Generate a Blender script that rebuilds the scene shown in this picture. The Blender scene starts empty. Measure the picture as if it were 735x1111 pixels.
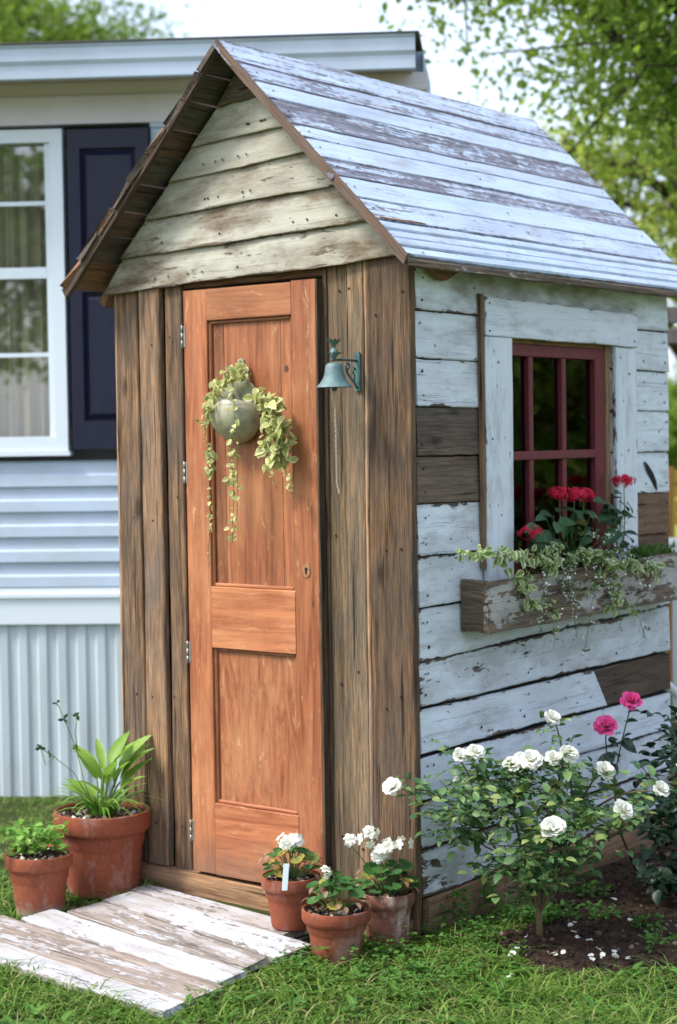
import bpy, math, random
import numpy as np
from mathutils import Vector, Matrix
random.seed(7); RNG = np.random.default_rng(11)
R = math.radians
SC = bpy.context.scene
COL = SC.collection
V = lambda *a: np.array(a, float)

# ------------------------------------------------------------------ camera
CAM = V(3.121, -4.4034, 1.5586); FPX = 1895.5
YAW, PITCH, ROLL = R(37.773), R(-2.41), R(-0.822)
Dv = V(-math.sin(YAW)*math.cos(PITCH), math.cos(YAW)*math.cos(PITCH), math.sin(PITCH))
r0 = V(math.cos(YAW), math.sin(YAW), 0); u0 = np.cross(r0, Dv)
RT = r0*math.cos(ROLL)+u0*math.sin(ROLL); UP = -r0*math.sin(ROLL)+u0*math.cos(ROLL)
cd = bpy.data.cameras.new('camera'); cam = bpy.data.objects.new('camera', cd); COL.objects.link(cam)
cam.matrix_world = Matrix([[RT[0],UP[0],-Dv[0],CAM[0]],[RT[1],UP[1],-Dv[1],CAM[1]],[RT[2],UP[2],-Dv[2],CAM[2]],[0,0,0,1]])
cd.sensor_fit = 'VERTICAL'; cd.sensor_height = 36; cd.lens = FPX/1111*36; cd.clip_end = 2000; cd.clip_start = .05
cd.dof.use_dof = True; cd.dof.focus_distance = 5.25; cd.dof.aperture_fstop = 2.7
SC.camera = cam

def at(u, v, t):
    'world point that sits t metres in front of the lens'
    return CAM+(Dv+RT*(u-367.5)/FPX-UP*(v-555.5)/FPX)*t
def on(u, v, ax, val):
    D = Dv+RT*(u-367.5)/FPX-UP*(v-555.5)/FPX
    return CAM+D*((val-CAM[ax])/D[ax])

# ------------------------------------------------------------------ scene graph helpers
def props(o, label=None, cat=None, group=None, kind=None):
    if label: o['label'] = label
    if cat: o['category'] = cat
    if group: o['group'] = group
    if kind: o['kind'] = kind
    return o
def thing(name, label, cat, loc=(0,0,0), group=None):
    o = bpy.data.objects.new(name, None); COL.objects.link(o); o.location = loc; o.empty_display_size = .05
    return props(o, label, cat, group)
def link(name, me, parent=None, mats=()):
    for m in mats: me.materials.append(m)
    o = bpy.data.objects.new(name, me); COL.objects.link(o)
    if parent is not None:
        o.parent = parent
        p = parent
        off = Vector((0,0,0))
        while p is not None: off += p.location; p = p.parent
        o.location = -off      # geometry is written in world coordinates
    return o

class MB:
    'collects boards, tubes and lathes of ONE part into one mesh'
    def __init__(s): s.v=[]; s.f=[]; s.m=[]; s.gc=[]; s.bp=[]; s.en=[]; s.sm=[]
    def add(s, vs, fs, gc=None, bp=(1,1,0,0), en=None, mat=0, smooth=False):
        b = len(s.v); n = len(vs)
        s.v += [tuple(map(float,p)) for p in vs]; s.f += [tuple(i+b for i in f) for f in fs]; s.m += [mat]*len(fs); s.sm += [smooth]*len(fs)
        s.gc += [tuple(map(float,g)) for g in (gc if gc is not None else vs)]
        s.bp += [tuple(bp)]*n
        s.en += [tuple(map(float,e)) for e in (en if en is not None else [(.5,.5,.5)]*n)]
    def build(s, name, mats, parent=None, angle=None):
        me = bpy.data.meshes.new(name); me.from_pydata(s.v, [], s.f)
        me.polygons.foreach_set('material_index', s.m); me.polygons.foreach_set('use_smooth', s.sm)
        a = me.attributes.new('gc','FLOAT_VECTOR','POINT'); a.data.foreach_set('vector', np.array(s.gc,float).ravel())
        a = me.attributes.new('en','FLOAT_VECTOR','POINT'); a.data.foreach_set('vector', np.array(s.en,float).ravel())
        a = me.attributes.new('bp','FLOAT_COLOR','POINT'); a.data.foreach_set('color', np.array(s.bp,float).ravel())
        me.update()
        if angle: me.set_sharp_from_angle(angle=R(angle))
        return link(name, me, parent, mats if isinstance(mats,(list,tuple)) else [mats])
    def board(s, P00, P10, P01, P11, W, lw, bp=(1,1,0,0), n=14, jit=.002, ch=.003, mat=0, bow=.0015, sl=0.0, endj=.0):
        'plank: grain runs P00->P10, width P00->P01, thickness lw along W; wobbly arrises, chamfers'
        P00,P10,P01,P11,W = [np.array(p,float) for p in (P00,P10,P01,P11,W)]
        L = np.linalg.norm(P10-P00); H = max(np.linalg.norm(P01-P00), 1e-4)
        off = RNG.uniform(-50,50,3); off[2] = RNG.uniform(0,9)
        ch = min(ch, H*.3, lw*.3)
        prof = [(ch/H,0),(1-ch/H,0),(1,ch),(1,lw-ch),(1-ch/H,lw),(ch/H,lw),(0,lw-ch),(0,ch)]
        vs=[];gc=[];en=[];fs=[]
        jl = np.cumsum(RNG.normal(0,1,n+1)); jl -= np.linspace(jl[0],jl[-1],n+1); jl = jl/(np.abs(jl).max()+1e-6)
        jh = np.cumsum(RNG.normal(0,1,n+1)); jh -= np.linspace(jh[0],jh[-1],n+1); jh = jh/(np.abs(jh).max()+1e-6)
        jw = np.cumsum(RNG.normal(0,1,n+1)); jw -= np.linspace(jw[0],jw[-1],n+1); jw = jw/(np.abs(jw).max()+1e-6)
        ej0 = RNG.normal(0,endj,8); ej1 = RNG.normal(0,endj,8)
        for i in range(n+1):
            t = i/n
            for k,(pv,pw) in enumerate(prof):
                tt = t+(sl*(pv-.5)/L*H if i in (0,n) else 0)+(ej0[k] if i==0 else ej1[k] if i==n else 0)/L
                A = P00+(P10-P00)*tt; B = P01+(P11-P01)*tt
                d = (B-A); dn = d/ max(np.linalg.norm(d),1e-6)
                p = A+d*pv + dn*(jit*(jl[i]*(1-pv)+jh[i]*pv)+RNG.normal(0,jit*.15)) + W*(pw+bow*jw[i]*(1 if pw>lw/2 else .3))
                vs.append(p); gc.append((tt*L+off[0], pv*H+off[1], pw+off[2])); en.append((t,pv,pw/lw))
        for i in range(n):
            for k in range(8):
                a=i*8+k; b=i*8+(k+1)%8
                fs.append((a,b,b+8,a+8))
        fs.append(tuple(range(7,-1,-1))); fs.append(tuple(n*8+k for k in range(8)))
        # orient faces outward
        U = P10-P00
        if np.dot(np.cross(U, P01-P00), W) > 0: fs = [f[::-1] for f in fs]
        s.add(vs,fs,gc,bp,en,mat)
    def box(s, c0, c1, bp=(1,1,0,0), mat=0, ch=.0015, axis=0):
        c0=np.array(c0,float);c1=np.array(c1,float)
        d=c1-c0
        ax=[axis,(axis+1)%3,(axis+2)%3]
        e=[np.zeros(3) for _ in range(3)]
        for i,a in enumerate(ax): e[i][a]=d[a]
        s.board(c0,c0+e[0],c0+e[1],c0+e[0]+e[1], e[2]/abs(d[ax[2]]), abs(d[ax[2]]), bp, n=3, jit=0, ch=ch, mat=mat, bow=0)
    def nail(s, P, N, r=.004, mat=1):
        P=np.array(P,float); N=np.array(N,float); A=np.cross(N,(.3,.5,.81)); A/=np.linalg.norm(A); B=np.cross(N,A)
        vs=[P+N*.0015]+[P+N*.0004+(A*math.cos(t)+B*math.sin(t))*r*random.uniform(.8,1.2) for t in np.linspace(0,2*math.pi,8,endpoint=False)]
        s.add(vs,[(0,1+i,1+(i+1)%8) for i in range(8)],mat=mat)
    def tube(s, pts, r, sides=8, mat=0, bp=(1,1,0,0), cap=True):
        pts=[np.array(p,float) for p in pts]; n=len(pts)
        rs = [r]*n if np.isscalar(r) else list(r)
        if len(rs)==2 and n>2: rs=list(np.linspace(rs[0],rs[1],n))
        vs=[];gc=[];L=0; T0=None; A=None
        for i,p in enumerate(pts):
            T = pts[min(i+1,n-1)]-pts[max(i-1,0)]; T/= (np.linalg.norm(T)+1e-9)
            if A is None:
                A=np.cross(T,(0,0,1) if abs(T[2])<.9 else (1,0,0))
            A = A-T*np.dot(A,T); A/= (np.linalg.norm(A)+1e-9); B=np.cross(T,A)
            if i: L+=np.linalg.norm(p-pts[i-1])
            for k in range(sides):
                a=2*math.pi*k/sides
                vs.append(p+(A*math.cos(a)+B*math.sin(a))*rs[i]); gc.append((L,a/6.28*.1,0))
        fs=[(i*sides+k,i*sides+(k+1)%sides,(i+1)*sides+(k+1)%sides,(i+1)*sides+k) for i in range(n-1) for k in range(sides)]
        if cap: fs += [tuple(range(sides-1,-1,-1)), tuple((n-1)*sides+k for k in range(sides))]
        s.add(vs,fs,gc,bp,mat=mat,smooth=True)
    def lathe(s, prof, loc, seg=48, mat=0, a0=0, a1=2*math.pi, bp=(1,1,0,0), rot=None, wob=0):
        closed = abs(a1-a0-2*math.pi)<1e-6
        ns = seg if closed else seg+1
        vs=[];gc=[]
        for (r,z) in prof:
            for k in range(ns):
                a=a0+(a1-a0)*k/seg
                p=V(r*math.cos(a), r*math.sin(a), z)*(1)
                if wob: p=p*(1+wob*math.sin(3*a+z*20))
                gc.append(tuple(p))
                if rot is not None: p=rot@p
                vs.append(p+loc)
        fs=[]
        for j in range(len(prof)-1):
            for k in range(seg):
                k2=(k+1)%ns
                fs.append((j*ns+k,j*ns+k2,(j+1)*ns+k2,(j+1)*ns+k))
        s.add(vs,fs,gc,bp,mat=mat,smooth=True)

# ---- leaf soup: many small faces of one foliage part
def t_leaf(w=.4, nl=5, fold=.25, droop=.35, peak=.45, tip=1.0):
    vs=[];la=[];fs=[]
    for i in range(nl+1):
        t=i/nl
        wd = w*.5*(math.sin(math.pi*min(1,t**(math.log(.5)/math.log(peak))))**.8 if 0<t<1 else 0.04)
        z=-droop*t*t*.5
        for sgn in (-1,0,1):
            vs.append((t-abs(droop)*t*t*.12, sgn*wd, z+abs(sgn)*wd*fold*2)); la.append((abs(sgn),t))
    for i in range(nl):
        for k in (0,1): a=i*3+k; fs.append((a,a+3,a+4,a+1))
    return np.array(vs),np.array(fs),np.array(la)
def t_round(lobes=7, depth=.16, cup=.25, rings=3):
    'scalloped round leaf, petiole at its base notch; as quads'
    vs=[];la=[];fs=[]; K=lobes*4; 
    for j in range(rings+1):
        rr=j/rings
        for k in range(K+1):
            a=-math.pi*.93+1.86*math.pi*k/K
            ra=rr*.5*(1+depth*rr*abs(math.sin(lobes*.5*(a+math.pi*.93))) - .05)
            x=ra*math.cos(a)+.0; y=ra*math.sin(a)
            vs.append((x+.1,y,cup*ra*ra*1.6-.02*math.sin(lobes*a)*rr)); la.append((rr, .5+.5*math.cos(a)))
    for j in range(rings):
        for k in range(K): a=j*(K+1)+k; fs.append((a,a+K+1,a+K+2,a+1))
    return np.array(vs),np.array(fs),np.array(la)
def t_petal(w=.9, curl=.5, cup=.35, nl=4, nw=4, ruffle=0.03):
    vs=[];la=[];fs=[]
    for i in range(nl+1):
        t=i/nl; wd=w*.5*(.35+.65*math.sin(math.pi*min(1,.12+t*.62)))*(1 if t<.9 else .86)
        for k in range(nw+1):
            sgn=-1+2*k/nw
            x=t*(1-.10*sgn*sgn*t); 
            vs.append((x, sgn*wd, cup*(sgn*sgn)*wd - curl*(t**2.5)*.5+cup*math.sin(t*math.pi)*.0+ruffle*math.sin(k*2.1+i*1.3)*t)); la.append((abs(sgn),t))
    for i in range(nl):
        for k in range(nw): a=i*(nw+1)+k; fs.append((a,a+nw+1,a+nw+2,a+1))
    return np.array(vs),np.array(fs),np.array(la)
def t_blade(w=.03, nl=4, bend=.5):
    vs=[];la=[];fs=[]
    for i in range(nl+1):
        t=i/nl; wd=w*.5*(1-t**1.6)+.0008
        ang=bend*t
        vs += [(t*math.cos(ang),-wd,-t*math.sin(ang)),(t*math.cos(ang),wd,-t*math.sin(ang))]; la += [(1,t),(0,t)]
    for i in range(nl): a=i*2; fs.append((a,a+2,a+3,a+1))
    return np.array(vs),np.array(fs),np.array(la)
T_CARD = t_leaf(.62, 3, .2, .3)
class Soup:
    def __init__(s): s.V=[];s.F=[];s.A=[];s.n=0
    def add(s, tpl, loc, dirs, ups, scale, rnd=None, wscale=None):
        tv,tf,ta = tpl
        loc=np.atleast_2d(np.array(loc,float)); N=len(loc)
        if N==0: return
        dirs=np.broadcast_to(np.atleast_2d(np.array(dirs,float)),(N,3)); ups=np.broadcast_to(np.atleast_2d(np.array(ups,float)),(N,3))
        scale=np.broadcast_to(np.array(scale,float),(N,))
        X=dirs/(np.linalg.norm(dirs,axis=1,keepdims=True)+1e-9)
        Y=np.cross(ups,X); Y/= (np.linalg.norm(Y,axis=1,keepdims=True)+1e-9); Z=np.cross(X,Y)
        ws = scale if wscale is None else scale*np.broadcast_to(np.array(wscale,float),(N,))
        P = loc[:,None,:]+tv[None,:,0,None]*(X*scale[:,None])[:,None,:]+tv[None,:,1,None]*(Y*ws[:,None])[:,None,:]+tv[None,:,2,None]*(Z*scale[:,None])[:,None,:]
        k=len(tv); F=(tf[None]+ (s.n+np.arange(N)*k)[:,None,None]).reshape(-1,4)
        if rnd is None: rnd=RNG.random(N)
        rnd=np.broadcast_to(np.array(rnd,float),(N,))
        A=np.zeros((N,k,3)); A[:,:,0]=rnd[:,None]; A[:,:,1]=ta[None,:,0]; A[:,:,2]=ta[None,:,1]
        s.V.append(P.reshape(-1,3)); s.F.append(F); s.A.append(A.reshape(-1,3)); s.n+=N*k
    def build(s, name, mat, parent=None, smooth=True):
        me=bpy.data.meshes.new(name)
        Vv=np.concatenate(s.V); F=np.concatenate(s.F)
        me.vertices.add(len(Vv)); me.vertices.foreach_set('co',Vv.ravel().astype(np.float32))
        me.loops.add(F.size); me.loops.foreach_set('vertex_index',F.ravel().astype(np.int32))
        me.polygons.add(len(F)); me.polygons.foreach_set('loop_start',np.arange(0,F.size,4,dtype=np.int32)); me.polygons.foreach_set('loop_total',np.full(len(F),4,np.int32))
        me.polygons.foreach_set('use_smooth',np.full(len(F),smooth))
        me.update(calc_edges=True)
        a=me.attributes.new('la','FLOAT_VECTOR','POINT'); a.data.foreach_set('vector',np.concatenate(s.A).ravel())
        return link(name,me,parent,[mat])
def rdir(n, zb=0.0, flat=1.0):
    d=RNG.normal(0,1,(n,3)); d[:,2]=d[:,2]*flat+zb
    return d/np.linalg.norm(d,axis=1,keepdims=True)

# ------------------------------------------------------------------ materials
class NT:
    def __init__(s,name):
        s.mat=bpy.data.materials.new(name); s.mat.use_nodes=True; s.t=s.mat.node_tree; s.t.nodes.clear()
        s.out=s.n('ShaderNodeOutputMaterial')
    def n(s,ty,**k):
        nd=s.t.nodes.new(ty)
        for a,b in k.items(): setattr(nd,a,b)
        return nd
    def l(s,a,b): s.t.links.new(a,b)
    def val(s,sock,x):
        if hasattr(x,'is_linked') or isinstance(x,bpy.types.NodeSocket): s.l(x,sock)
        else:
            if sock.type=='RGBA' and len(x)==3: x=(*x,1)
            sock.default_value=x
    def attr(s,name,out='Vector'): return s.n('ShaderNodeAttribute',attribute_name=name).outputs[out]
    def sep(s,v): return s.n_(s.n('ShaderNodeSeparateXYZ'),v).outputs
    def n_(s,nd,*ins):
        for i,x in enumerate(ins):
            if x is not None: s.val(nd.inputs[i],x)
        return nd
    def sepc(s,c): return s.n_(s.n('ShaderNodeSeparateColor'),c).outputs
    def vmul(s,v,sc): 
        nd=s.n('ShaderNodeVectorMath',operation='MULTIPLY'); s.val(nd.inputs[0],v); nd.inputs[1].default_value=sc; return nd.outputs[0]
    def noise(s,v,scale=1,detail=4,rough=.55,dist=0,out='Fac'):
        nd=s.n('ShaderNodeTexNoise'); nd.inputs['Scale'].default_value=scale; nd.inputs['Detail'].default_value=detail; nd.inputs['Roughness'].default_value=rough; nd.inputs['Distortion'].default_value=dist
        if v is not None: s.l(v,nd.inputs['Vector'])
        return nd.outputs[out]
    def math(s,op,a,b=0.0,c=None,clamp=False):
        nd=s.n('ShaderNodeMath',operation=op,use_clamp=clamp); s.val(nd.inputs[0],a); s.val(nd.inputs[1],b)
        if c is not None: s.val(nd.inputs[2],c)
        return nd.outputs[0]
    def map(s,x,a,b,c=0.0,d=1.0,smooth=False):
        nd=s.n('ShaderNodeMapRange',interpolation_type='SMOOTHSTEP' if smooth else 'LINEAR'); s.val(nd.inputs[0],x)
        for i,k in enumerate((a,b,c,d)): s.val(nd.inputs[i+1],k)
        return nd.outputs[0]
    def mix(s,f,a,b,mode='MIX'):
        nd=s.n('ShaderNodeMix',data_type='RGBA',blend_type=mode); s.val(nd.inputs[0],f); s.val(nd.inputs[6],a); s.val(nd.inputs[7],b); return nd.outputs[2]
    def bump(s,h,dist=.002,strength=.6):
        nd=s.n('ShaderNodeBump'); nd.inputs['Strength'].default_value=strength; nd.inputs['Distance'].default_value=dist; s.l(h,nd.inputs['Height']); return nd.outputs[0]
    def princ(s,col,rough=.8,spec=.3,normal=None,metal=0,**k):
        p=s.n('ShaderNodeBsdfPrincipled'); s.val(p.inputs['Base Color'],col); s.val(p.inputs['Roughness'],rough); s.val(p.inputs['Specular IOR Level'],spec); s.val(p.inputs['Metallic'],metal)
        if normal is not None: s.l(normal,p.inputs['Normal'])
        for a,b in k.items(): s.val(p.inputs[a],b)
        return p.outputs[0]
    def done(s,sh): s.l(sh,s.out.inputs[0]); return s.mat

def wood(name, dark, light, paint=None, rough=.82, paint2=None, stain=(.16,.13,.07), grain_c=.6, knots=True, bumpd=.0025, peel_sc=(5,26,26), spec=.2, red=None, stain_sc=3.2, soft=1.0):
    'weathered timber; bp = (paint cover, tone, stain, bare-wood hue)'
    s=NT(name); gc=s.attr('gc'); bp=s.sepc(s.attr('bp','Color')); en=s.sep(s.attr('en'))
    g1=s.noise(s.vmul(gc,(2.6,46,46)),1,10,.72,.6)
    g2=s.noise(s.vmul(gc,(9,210,210)),1,5,.7)
    bl=s.noise(s.vmul(gc,(3.5,7,7)),1,4,.6)
    grain=s.math('ADD',s.math('MULTIPLY',g1,.65),s.math('MULTIPLY',g2,.35))
    wc=s.mix(s.map(grain,.40,.60),dark,light)
    strk=s.noise(s.vmul(gc,(1.1,22,22)),1,5,.7); wc=s.mix(s.map(strk,.54,.64,0,.7),wc,tuple(c*.45 for c in dark)); wc=s.mix(s.map(strk,.30,.42,.45,0),wc,tuple(min(1,c*1.5) for c in light))
    wc=s.mix(s.map(bl,.35,.7,0,.75),wc,s.mix(.5,dark,(.17,.155,.14)))
    if red: wc=s.mix(s.math('MULTIPLY',s.attr('bp','Alpha'),1.0),wc,s.mix(s.map(grain,.35,.65),tuple(c*.55 for c in red),red))
    if knots:
        vo=s.n('ShaderNodeTexVoronoi'); vo.inputs['Scale'].default_value=1; s.l(s.vmul(gc,(2.3,7,7)),vo.inputs['Vector'])
        kn=s.map(vo.outputs['Distance'],.05,.13,1,0,True); wc=s.mix(s.math('MULTIPLY',kn,.7),wc,tuple(c*.35 for c in dark))
    crack=s.map(s.noise(s.vmul(gc,(1.6,70,70)),1,4,.6),.62,.66,0,1)
    f_=s.map(g2,.36,.64,.78,1.18); wc=s.mix(1,wc,s.n_(s.n('ShaderNodeCombineColor'),f_,f_,f_).outputs[0],'MULTIPLY')
    wc=s.mix(s.math('MULTIPLY',crack,.85),wc,(.015,.011,.009))
    wc=s.mix(1,wc,s.n_(s.n('ShaderNodeCombineColor'),bp[1],bp[1],bp[1]).outputs[0],'MULTIPLY')
    h=grain
    col=wc; rg=rough
    if paint:
        p1=s.noise(s.vmul(gc,peel_sc),1,9,.68,.3); p2=s.noise(s.vmul(gc,(8,10,10)),1,4,.6)
        p3=s.noise(s.vmul(gc,(26,70,70)),1,3,.6)
        ev=s.math('MINIMUM',en[1],s.math('SUBTRACT',1,en[1])); eu=s.math('MINIMUM',en[0],s.math('SUBTRACT',1,en[0]))
        wear=s.math('ADD',s.map(ev,0,.09,.10,0),s.map(eu,0,.02,.05,0))
        m=s.math('ADD',s.math('ADD',s.math('MULTIPLY',p1,.55),s.math('MULTIPLY',p2,.2)),s.math('ADD',s.math('MULTIPLY',p3,.25),wear))
        thr=s.map(bp[0],0,1,.30,.70); 
        mask=s.map(s.math('SUBTRACT',thr,m),-.008*soft,.012*soft)
        pc=paint
        pv=s.noise(s.vmul(gc,(1.5,14,14)),1,5,.6)
        pc=s.mix(s.map(pv,.3,.7),paint,paint2 or tuple(c*.8 for c in paint))
        st=s.noise(s.vmul(gc,(stain_sc,stain_sc*2.2,stain_sc*2.2)),1,6,.65)
        sf=s.math('MULTIPLY',s.map(st,.40,.62,.0,1),bp[2])
        # stains also creep in from the lapped edges
        sf=s.math('MAXIMUM',sf,s.math('MULTIPLY',s.map(s.math('ADD',ev,s.math('MULTIPLY',st,.3)),.13,.27,.55,0),s.map(bp[2],0,.5,.35,1)))
        pc=s.mix(sf,pc,stain)
        pc=s.mix(s.map(g2,.54,.72,0,.35),pc,(.12,.11,.10))
        sm=s.noise(s.vmul(gc,(5,16,16)),1,7,.7); pc=s.mix(s.map(sm,.52,.70,0,.55),pc,(.27,.25,.22))
        chip=s.noise(s.vmul(gc,(30,55,55)),1,2,.5); pc=s.mix(s.map(chip,.72,.74,0,.8),pc,(.07,.06,.05))
        col=s.mix(mask,wc,pc); h=s.math('ADD',s.math('MULTIPLY',mask,.5),s.math('MULTIPLY',grain,.5)); rg=s.map(mask,0,1,.9,.62)
    return s.done(s.princ(col,rg,spec,s.bump(s.math('SUBTRACT',h,s.math('MULTIPLY',crack,.5)),bumpd,.8)))

def leafm(name, c1, c2, c3=None, trans=.35, edge=None, rough=.5, vein=None, edge_w=(.55,.8), spec=.35):
    s=NT(name); la=s.sep(s.attr('la'))
    geo=s.n('ShaderNodeNewGeometry').outputs['Position']
    nz=s.noise(geo,55,3,.6)
    c=s.mix(s.math('POWER',la[0],1.4),c1,c2)
    if c3: c=s.mix(s.map(la[0],.86,.93),c,c3)
    c=s.mix(s.map(nz,.35,.7,0,.35),c,tuple(x*.6 for x in c1))
    if vein: c=s.mix(s.map(la[1],.0,.12,.6,0),c,vein)
    if edge:
        e=s.math('ADD',la[1],s.math('MULTIPLY',s.math('SUBTRACT',nz,.5),.9)); c=s.mix(s.map(e,*edge_w),c,edge)
    sh=s.princ(c,rough,spec)
    tr=s.n('ShaderNodeBsdfTranslucent'); s.l(s.mix(.5,c,s.mix(1,c,(1.1,1.2,.65),'MULTIPLY')),tr.inputs[0])
    mx=s.n('ShaderNodeMixShader'); mx.inputs[0].default_value=trans; s.l(sh,mx.inputs[1]); s.l(tr.outputs[0],mx.inputs[2])
    return s.done(mx.outputs[0])

def plain(name, c, rough=.7, spec=.3, metal=0, nscale=None, c2=None, bumpd=0, detail=5, lo=.35, hi=.65, sc3=None):
    s=NT(name); col=c; nrm=None
    if nscale:
        tc=s.n('ShaderNodeTexCoord').outputs['Object']
        if sc3: tc=s.vmul(tc,sc3)
        nz=s.noise(tc,nscale,detail,.62); col=s.mix(s.map(nz,lo,hi),c,c2 or tuple(x*.6 for x in c))
        if bumpd: nrm=s.bump(nz,bumpd,.8)
    return s.done(s.princ(col,rough,spec,nrm,metal))

WBR=(.20,.15,.105)
M={}
M['siding']=wood('flaking_white_paint',(.06,.045,.035),(.20,.15,.11),bumpd=.0045,paint=(.74,.81,.89),paint2=(.63,.69,.76),stain=(.17,.155,.10),red=(.30,.16,.09))
M['gable']=wood('stained_cream_paint',(.09,.07,.05),(.26,.20,.14),paint=(.50,.50,.43),paint2=(.38,.38,.32),stain=(.15,.115,.075),peel_sc=(4,22,22))
M['roof']=wood('worn_roof_paint',(.15,.15,.19),(.34,.35,.45),bumpd=.004,soft=2.2,paint=(.54,.66,.82),paint2=(.40,.50,.67),stain=(.32,.34,.45),peel_sc=(2.4,60,60),red=(.36,.19,.10))
M['trim']=wood('worn_trim_paint',(.09,.075,.06),(.26,.21,.17),paint=(.72,.78,.85),paint2=(.60,.66,.73),stain=(.24,.22,.19),peel_sc=(7,30,30))
M['deck']=wood('worn_deck_paint',(.17,.145,.125),(.38,.34,.31),paint=(.56,.60,.66),paint2=(.46,.47,.50),stain=(.35,.31,.28),peel_sc=(3,20,20),red=(.34,.2,.12))
M['box']=wood('worn_planter_paint',(.07,.050,.036),(.26,.19,.135),paint=(.46,.44,.42),paint2=(.40,.39,.38),stain=(.2,.17,.14),peel_sc=(5,22,22))
M['barn']=wood('weathered_brown_boards',(.065,.038,.023),(.34,.205,.115),red=(.20,.20,.12),bumpd=.004)
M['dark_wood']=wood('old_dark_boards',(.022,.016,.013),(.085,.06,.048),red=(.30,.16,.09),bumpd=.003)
M['raw']=wood('raw_timber',(.20,.105,.05),(.42,.255,.14),bumpd=.002)
def door_mat(name, a, b, plyc=False):
    s=NT(name); gc=s.attr('gc'); bp=s.sepc(s.attr('bp','Color'))
    g=s.noise(s.vmul(gc,(2.0,30,30) if not plyc else (4,22,22)),1,9,.68,1.1 if not plyc else 2.5)
    f=s.noise(s.vmul(gc,(7,150,150)),1,3,.6); big=s.noise(s.vmul(gc,(2.2,5,5)),1,4,.6)
    c=s.mix(s.map(g,.36,.62),a,b); c=s.mix(s.map(f,.5,.75,0,.35),c,tuple(x*.5 for x in a))
    c=s.mix(s.map(big,.45,.72,0,.5),c,(.52,.26,.12)); big2=s.noise(s.vmul(gc,(1.3,9,9)),1,5,.65)
    c=s.mix(s.map(big2,.55,.72,0,.55),c,(.21,.075,.04))
    sc=s.noise(s.vmul(gc,(9,30,30)),1,8,.75,.8); c=s.mix(s.map(sc,.58,.66,0,.55),c,(.62,.36,.20)); c=s.mix(s.map(sc,.30,.40,.5,0),c,(.12,.045,.025))
    pz=s.sep(s.n('ShaderNodeNewGeometry').outputs['Position'])[2]; mud=s.noise(s.vmul(gc,(14,14,14)),1,6,.65)
    c=s.mix(s.map(s.math('ADD',pz,s.math('MULTIPLY',mud,-.35)),-.07,.06,.6,0),c,(.16,.10,.07))
    spk=s.noise(gc,95,2,.5); c=s.mix(s.map(spk,.71,.75,0,.5),c,(.06,.03,.02))
    f_=s.math('MULTIPLY',bp[1],s.map(f,.36,.64,.86,1.11)); c=s.mix(1,c,s.n_(s.n('ShaderNodeCombineColor'),f_,f_,f_).outputs[0],'MULTIPLY')
    return s.done(s.princ(c,s.map(big,.3,.7,.42,.65),.35,s.bump(s.math('ADD',g,f),.0008,.6)))
M['door']=door_mat('oiled_door_timber',(.185,.054,.022),(.39,.145,.064))
M['ply']=door_mat('plywood_door_panel',(.20,.062,.025),(.42,.165,.075),True)
M['knot']=plain('dark_knot',(.10,.055,.04),.8)
M['nail']=plain('rusty_nail',(.02,.016,.014),.9)
M['dark']=plain('unlit_interior',(.012,.012,.013),.9)
M['sash']=plain('red_sash_paint',(.17,.030,.038),.6,.3,nscale=30,c2=(.115,.028,.032),bumpd=.0006)
M['sash_wood']=plain('grey_reveal',(.22,.20,.18),.8,nscale=30)
M['steel']=plain('dull_hinge_steel',(.42,.43,.42),.45,.5,.7,nscale=60,c2=(.22,.2,.18))
M['verdigris']=plain('verdigris_metal',(.17,.215,.235),.6,.4,.25,nscale=38,c2=(.08,.175,.18),bumpd=.001)
M['verdigris_dark']=plain('dark_verdigris',(.045,.075,.078),.6,.4,.3,nscale=45,c2=(.09,.2,.2),bumpd=.001)
M['brass']=plain('dull_chain',(.48,.42,.32),.45,.5,.6)
def terracotta(name,base=(.25,.070,.036),lime=.25,lo=0):
    s=NT(name); tc=s.n('ShaderNodeTexCoord').outputs['Object']; z=s.sep(tc)[2]
    n1=s.noise(tc,9,6,.65); n2=s.noise(tc,70,4,.6); n3=s.noise(s.vmul(tc,(30,30,6)),1,4,.6)
    c=s.mix(s.map(n1,.35,.7),base,tuple(x*.68 for x in base)); c=s.mix(s.map(n2,.45,.75,0,.4),c,tuple(min(1,x*1.5) for x in base))
    c=s.mix(s.math('MULTIPLY',s.map(s.math('ADD',n1,s.math('MULTIPLY',n3,.5)),.78,.95),lime),c,(.55,.46,.42))
    if lo: c=s.mix(s.map(s.math('ADD',z,s.math('MULTIPLY',n1,.06)),.045,.07,.65,0),c,(.32,.29,.24))
    return s.done(s.princ(c,.82,.25,s.bump(s.math('ADD',n2,n1),.0012,.6)))
M['terra']=terracotta('terracotta'); M['terra_old']=terracotta('limed_terracotta',(.24,.10,.07),.85); M['terra_low']=terracotta('terracotta_with_limed_foot',(.27,.08,.042),.3,1)
M['soil']=plain('potting_soil',(.030,.021,.016),.95,.1,nscale=90,c2=(.07,.05,.035),bumpd=.004)
def rndm(name,cols,rough=.9):
    s=NT(name); la=s.sep(s.attr('la')); cr=s.n('ShaderNodeValToRGB'); s.l(la[0],cr.inputs[0]); cr.color_ramp.interpolation='CONSTANT'
    e=cr.color_ramp.elements
    for i,(p,c) in enumerate(cols):
        if i<2: e[i].position=p; e[i].color=(*c,1)
        else:
            x=e.new(p); x.color=(*c,1)
    return s.done(s.princ(cr.outputs[0],rough,.1))
M['crumb']=rndm('soil_crumbs',[(0,(.03,.02,.015)),(.35,(.07,.045,.03)),(.6,(.15,.10,.065)),(.76,(.32,.25,.18)),(.92,(.6,.57,.52))])
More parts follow.
